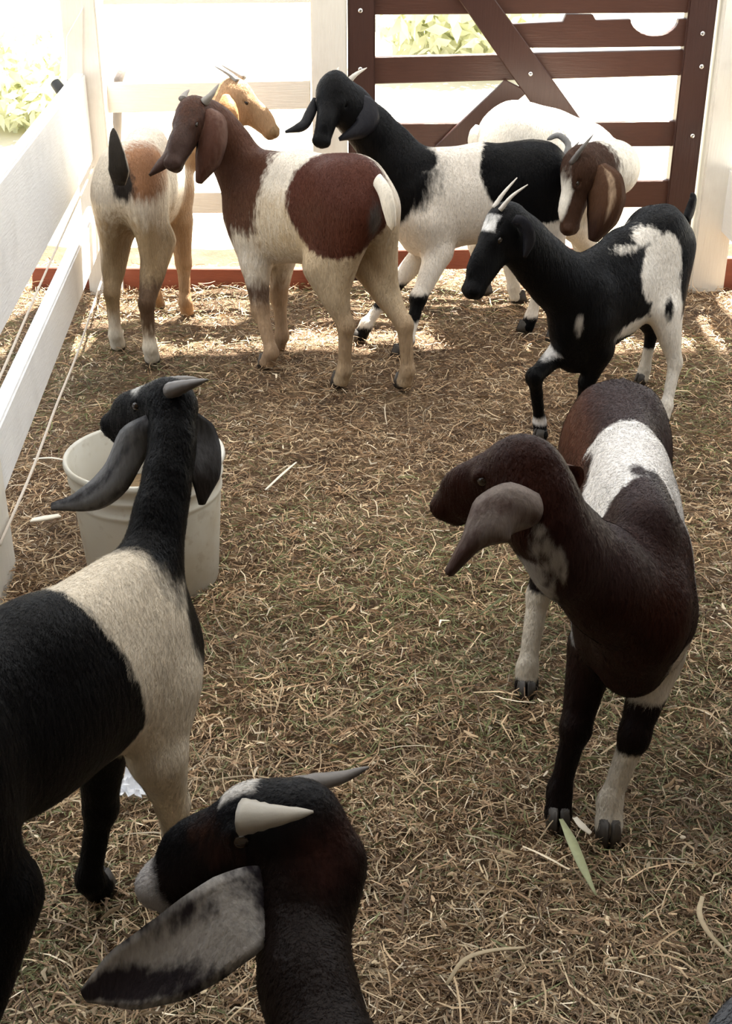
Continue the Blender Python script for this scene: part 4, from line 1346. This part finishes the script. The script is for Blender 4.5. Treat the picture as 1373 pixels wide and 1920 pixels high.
G = lambda px, py, z=0.03: atz(px, py, z)
strip('leaf_blade', [G(1052, 1535), G(1072, 1575, 0.04), G(1092, 1622, 0.045), G(1118, 1678, 0.035)], [0.006, 0.016, 0.014, 0.003], M_leafgreen,
      'pale green leaf blade on the hay at the front hooves of the brown goat', 'leaf')
strip('corn_husk', [G(1078, 1532, 0.035), G(1092, 1548, 0.04), G(1108, 1562, 0.035)], [0.008, 0.012, 0.008], M_chip,
      'short pale husk lying between the brown goat\'s two front hooves', 'husk')
strip('dry_stalk', [G(838, 1845, 0.03), G(870, 1800, 0.045), G(920, 1782, 0.045), G(985, 1776, 0.035)], [0.005, 0.007, 0.006, 0.004], M_stem,
      'long curved dry stalk on the hay near the bottom edge', 'stalk')
strip('dry_stalk', [G(1318, 1680, 0.03), G(1312, 1712, 0.045), G(1330, 1750, 0.045), G(1373, 1795, 0.03)], [0.006, 0.008, 0.007, 0.005], M_stem,
      'bent dry stalk on the hay at the lower right edge', 'stalk')
strip('dry_stalk', [G(498, 918, 0.03), G(530, 888, 0.04), G(556, 866, 0.035)], [0.005, 0.007, 0.004], M_chip,
      'pale straight straw lying to the right of the bucket', 'stalk')
strip('wood_chip', [G(58, 974, 0.03), G(85, 970, 0.036), G(112, 965, 0.032)], [0.016, 0.020, 0.014], M_chip,
      'pale flat wood chip on the hay left of the bucket', 'chip', fold=0.1, th=0.004)
strip('dry_stalk', [G(62, 860, 0.03), G(95, 858, 0.034), G(120, 862, 0.03)], [0.006, 0.008, 0.005], M_chip,
      'pale straw pointing at the left side of the bucket rim', 'stalk')

bm = bmesh.new()
bmesh.ops.create_grid(bm, x_segments=9, y_segments=9, size=0.026)
pr_ = np.random.default_rng(5)
for v in bm.verts:
    v.co.z = float(pr_.normal(0, 0.006)) + 0.3 * (v.co.x ** 2 + v.co.y ** 2) ** 0.5
    v.co.x += float(pr_.normal(0, 0.002))
me = bpy.data.meshes.new('paper_scrap')
bm.to_mesh(me)
bm.free()
o = link('paper_scrap', me, M_paper, smooth=False)
sm = o.modifiers.new('t', 'SOLIDIFY')
sm.thickness = 0.0008
c = atz(258, 1478, 0.035)
o.location = tuple(c)
tag(o, 'crumpled shiny white scrap on the hay beside the cream foreleg', 'paper')

# ------------------------------------------------------------------ outside, beyond the fence
def bush(loc, r, n, label, seed):
    rr = np.random.default_rng(seed)
    root = empty('shrub', loc)
    tag(root, label, 'shrub')
    d = rr.normal(size=(n, 3))
    d /= np.linalg.norm(d, axis=1)[:, None]
    p = d * (r * rr.random(n) ** 0.4)[:, None] * np.array([1, 1, 0.8]) + np.array([0, 0, r * 0.75])
    a = rr.normal(size=(n, 3))
    a /= np.linalg.norm(a, axis=1)[:, None]
    b = np.cross(a, d)
    b /= np.linalg.norm(b, axis=1)[:, None] + 1e-9
    s = 0.05 * (0.6 + rr.random(n))[:, None] * r / 0.5
    V = np.stack([p - a * s, p + b * s * 0.4, p + a * s, p - b * s * 0.4], 1).reshape(-1, 3)
    Fq = np.arange(4 * n).reshape(-1, 4)
    link('foliage', mesh_fast('foliage', V, Fq), M_foliage, root)
    tube('stem', np.array([[0, 0, -0.05], [0.02, 0, r * 0.4], [0, 0.02, r * 0.9]]) + np.array(loc), [0.03 * r * 2, 0.02 * r * 2, 0.01], M_grey_wood, root)


c = at(45, 175, 7.6)
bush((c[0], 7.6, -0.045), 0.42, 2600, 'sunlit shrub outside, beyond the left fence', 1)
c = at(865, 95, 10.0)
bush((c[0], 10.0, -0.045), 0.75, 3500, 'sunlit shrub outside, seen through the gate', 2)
a0, a1 = at(222, 150, 5.6), at(243, 100, 5.7)
tube('wooden_stake', [a0 * np.array([1, 1, 0]) + np.array([-0.06, -0.05, -0.05]), a0, a1], [0.02, 0.02, 0.014], M_grey_wood)
tag(bpy.data.objects['wooden_stake'], 'leaning grey stake outside, behind the white back fence', 'stake')
q0, q1 = at(103, 155, 4.30), at(124, 182, 4.27)
o = tube('pipe', [q0, 0.5 * (q0 + q1), q1], [0.017, 0.019, 0.019], M_darkpot, seg=14)
tag(o, 'short dark pipe end beside the white corner post', 'pipe')
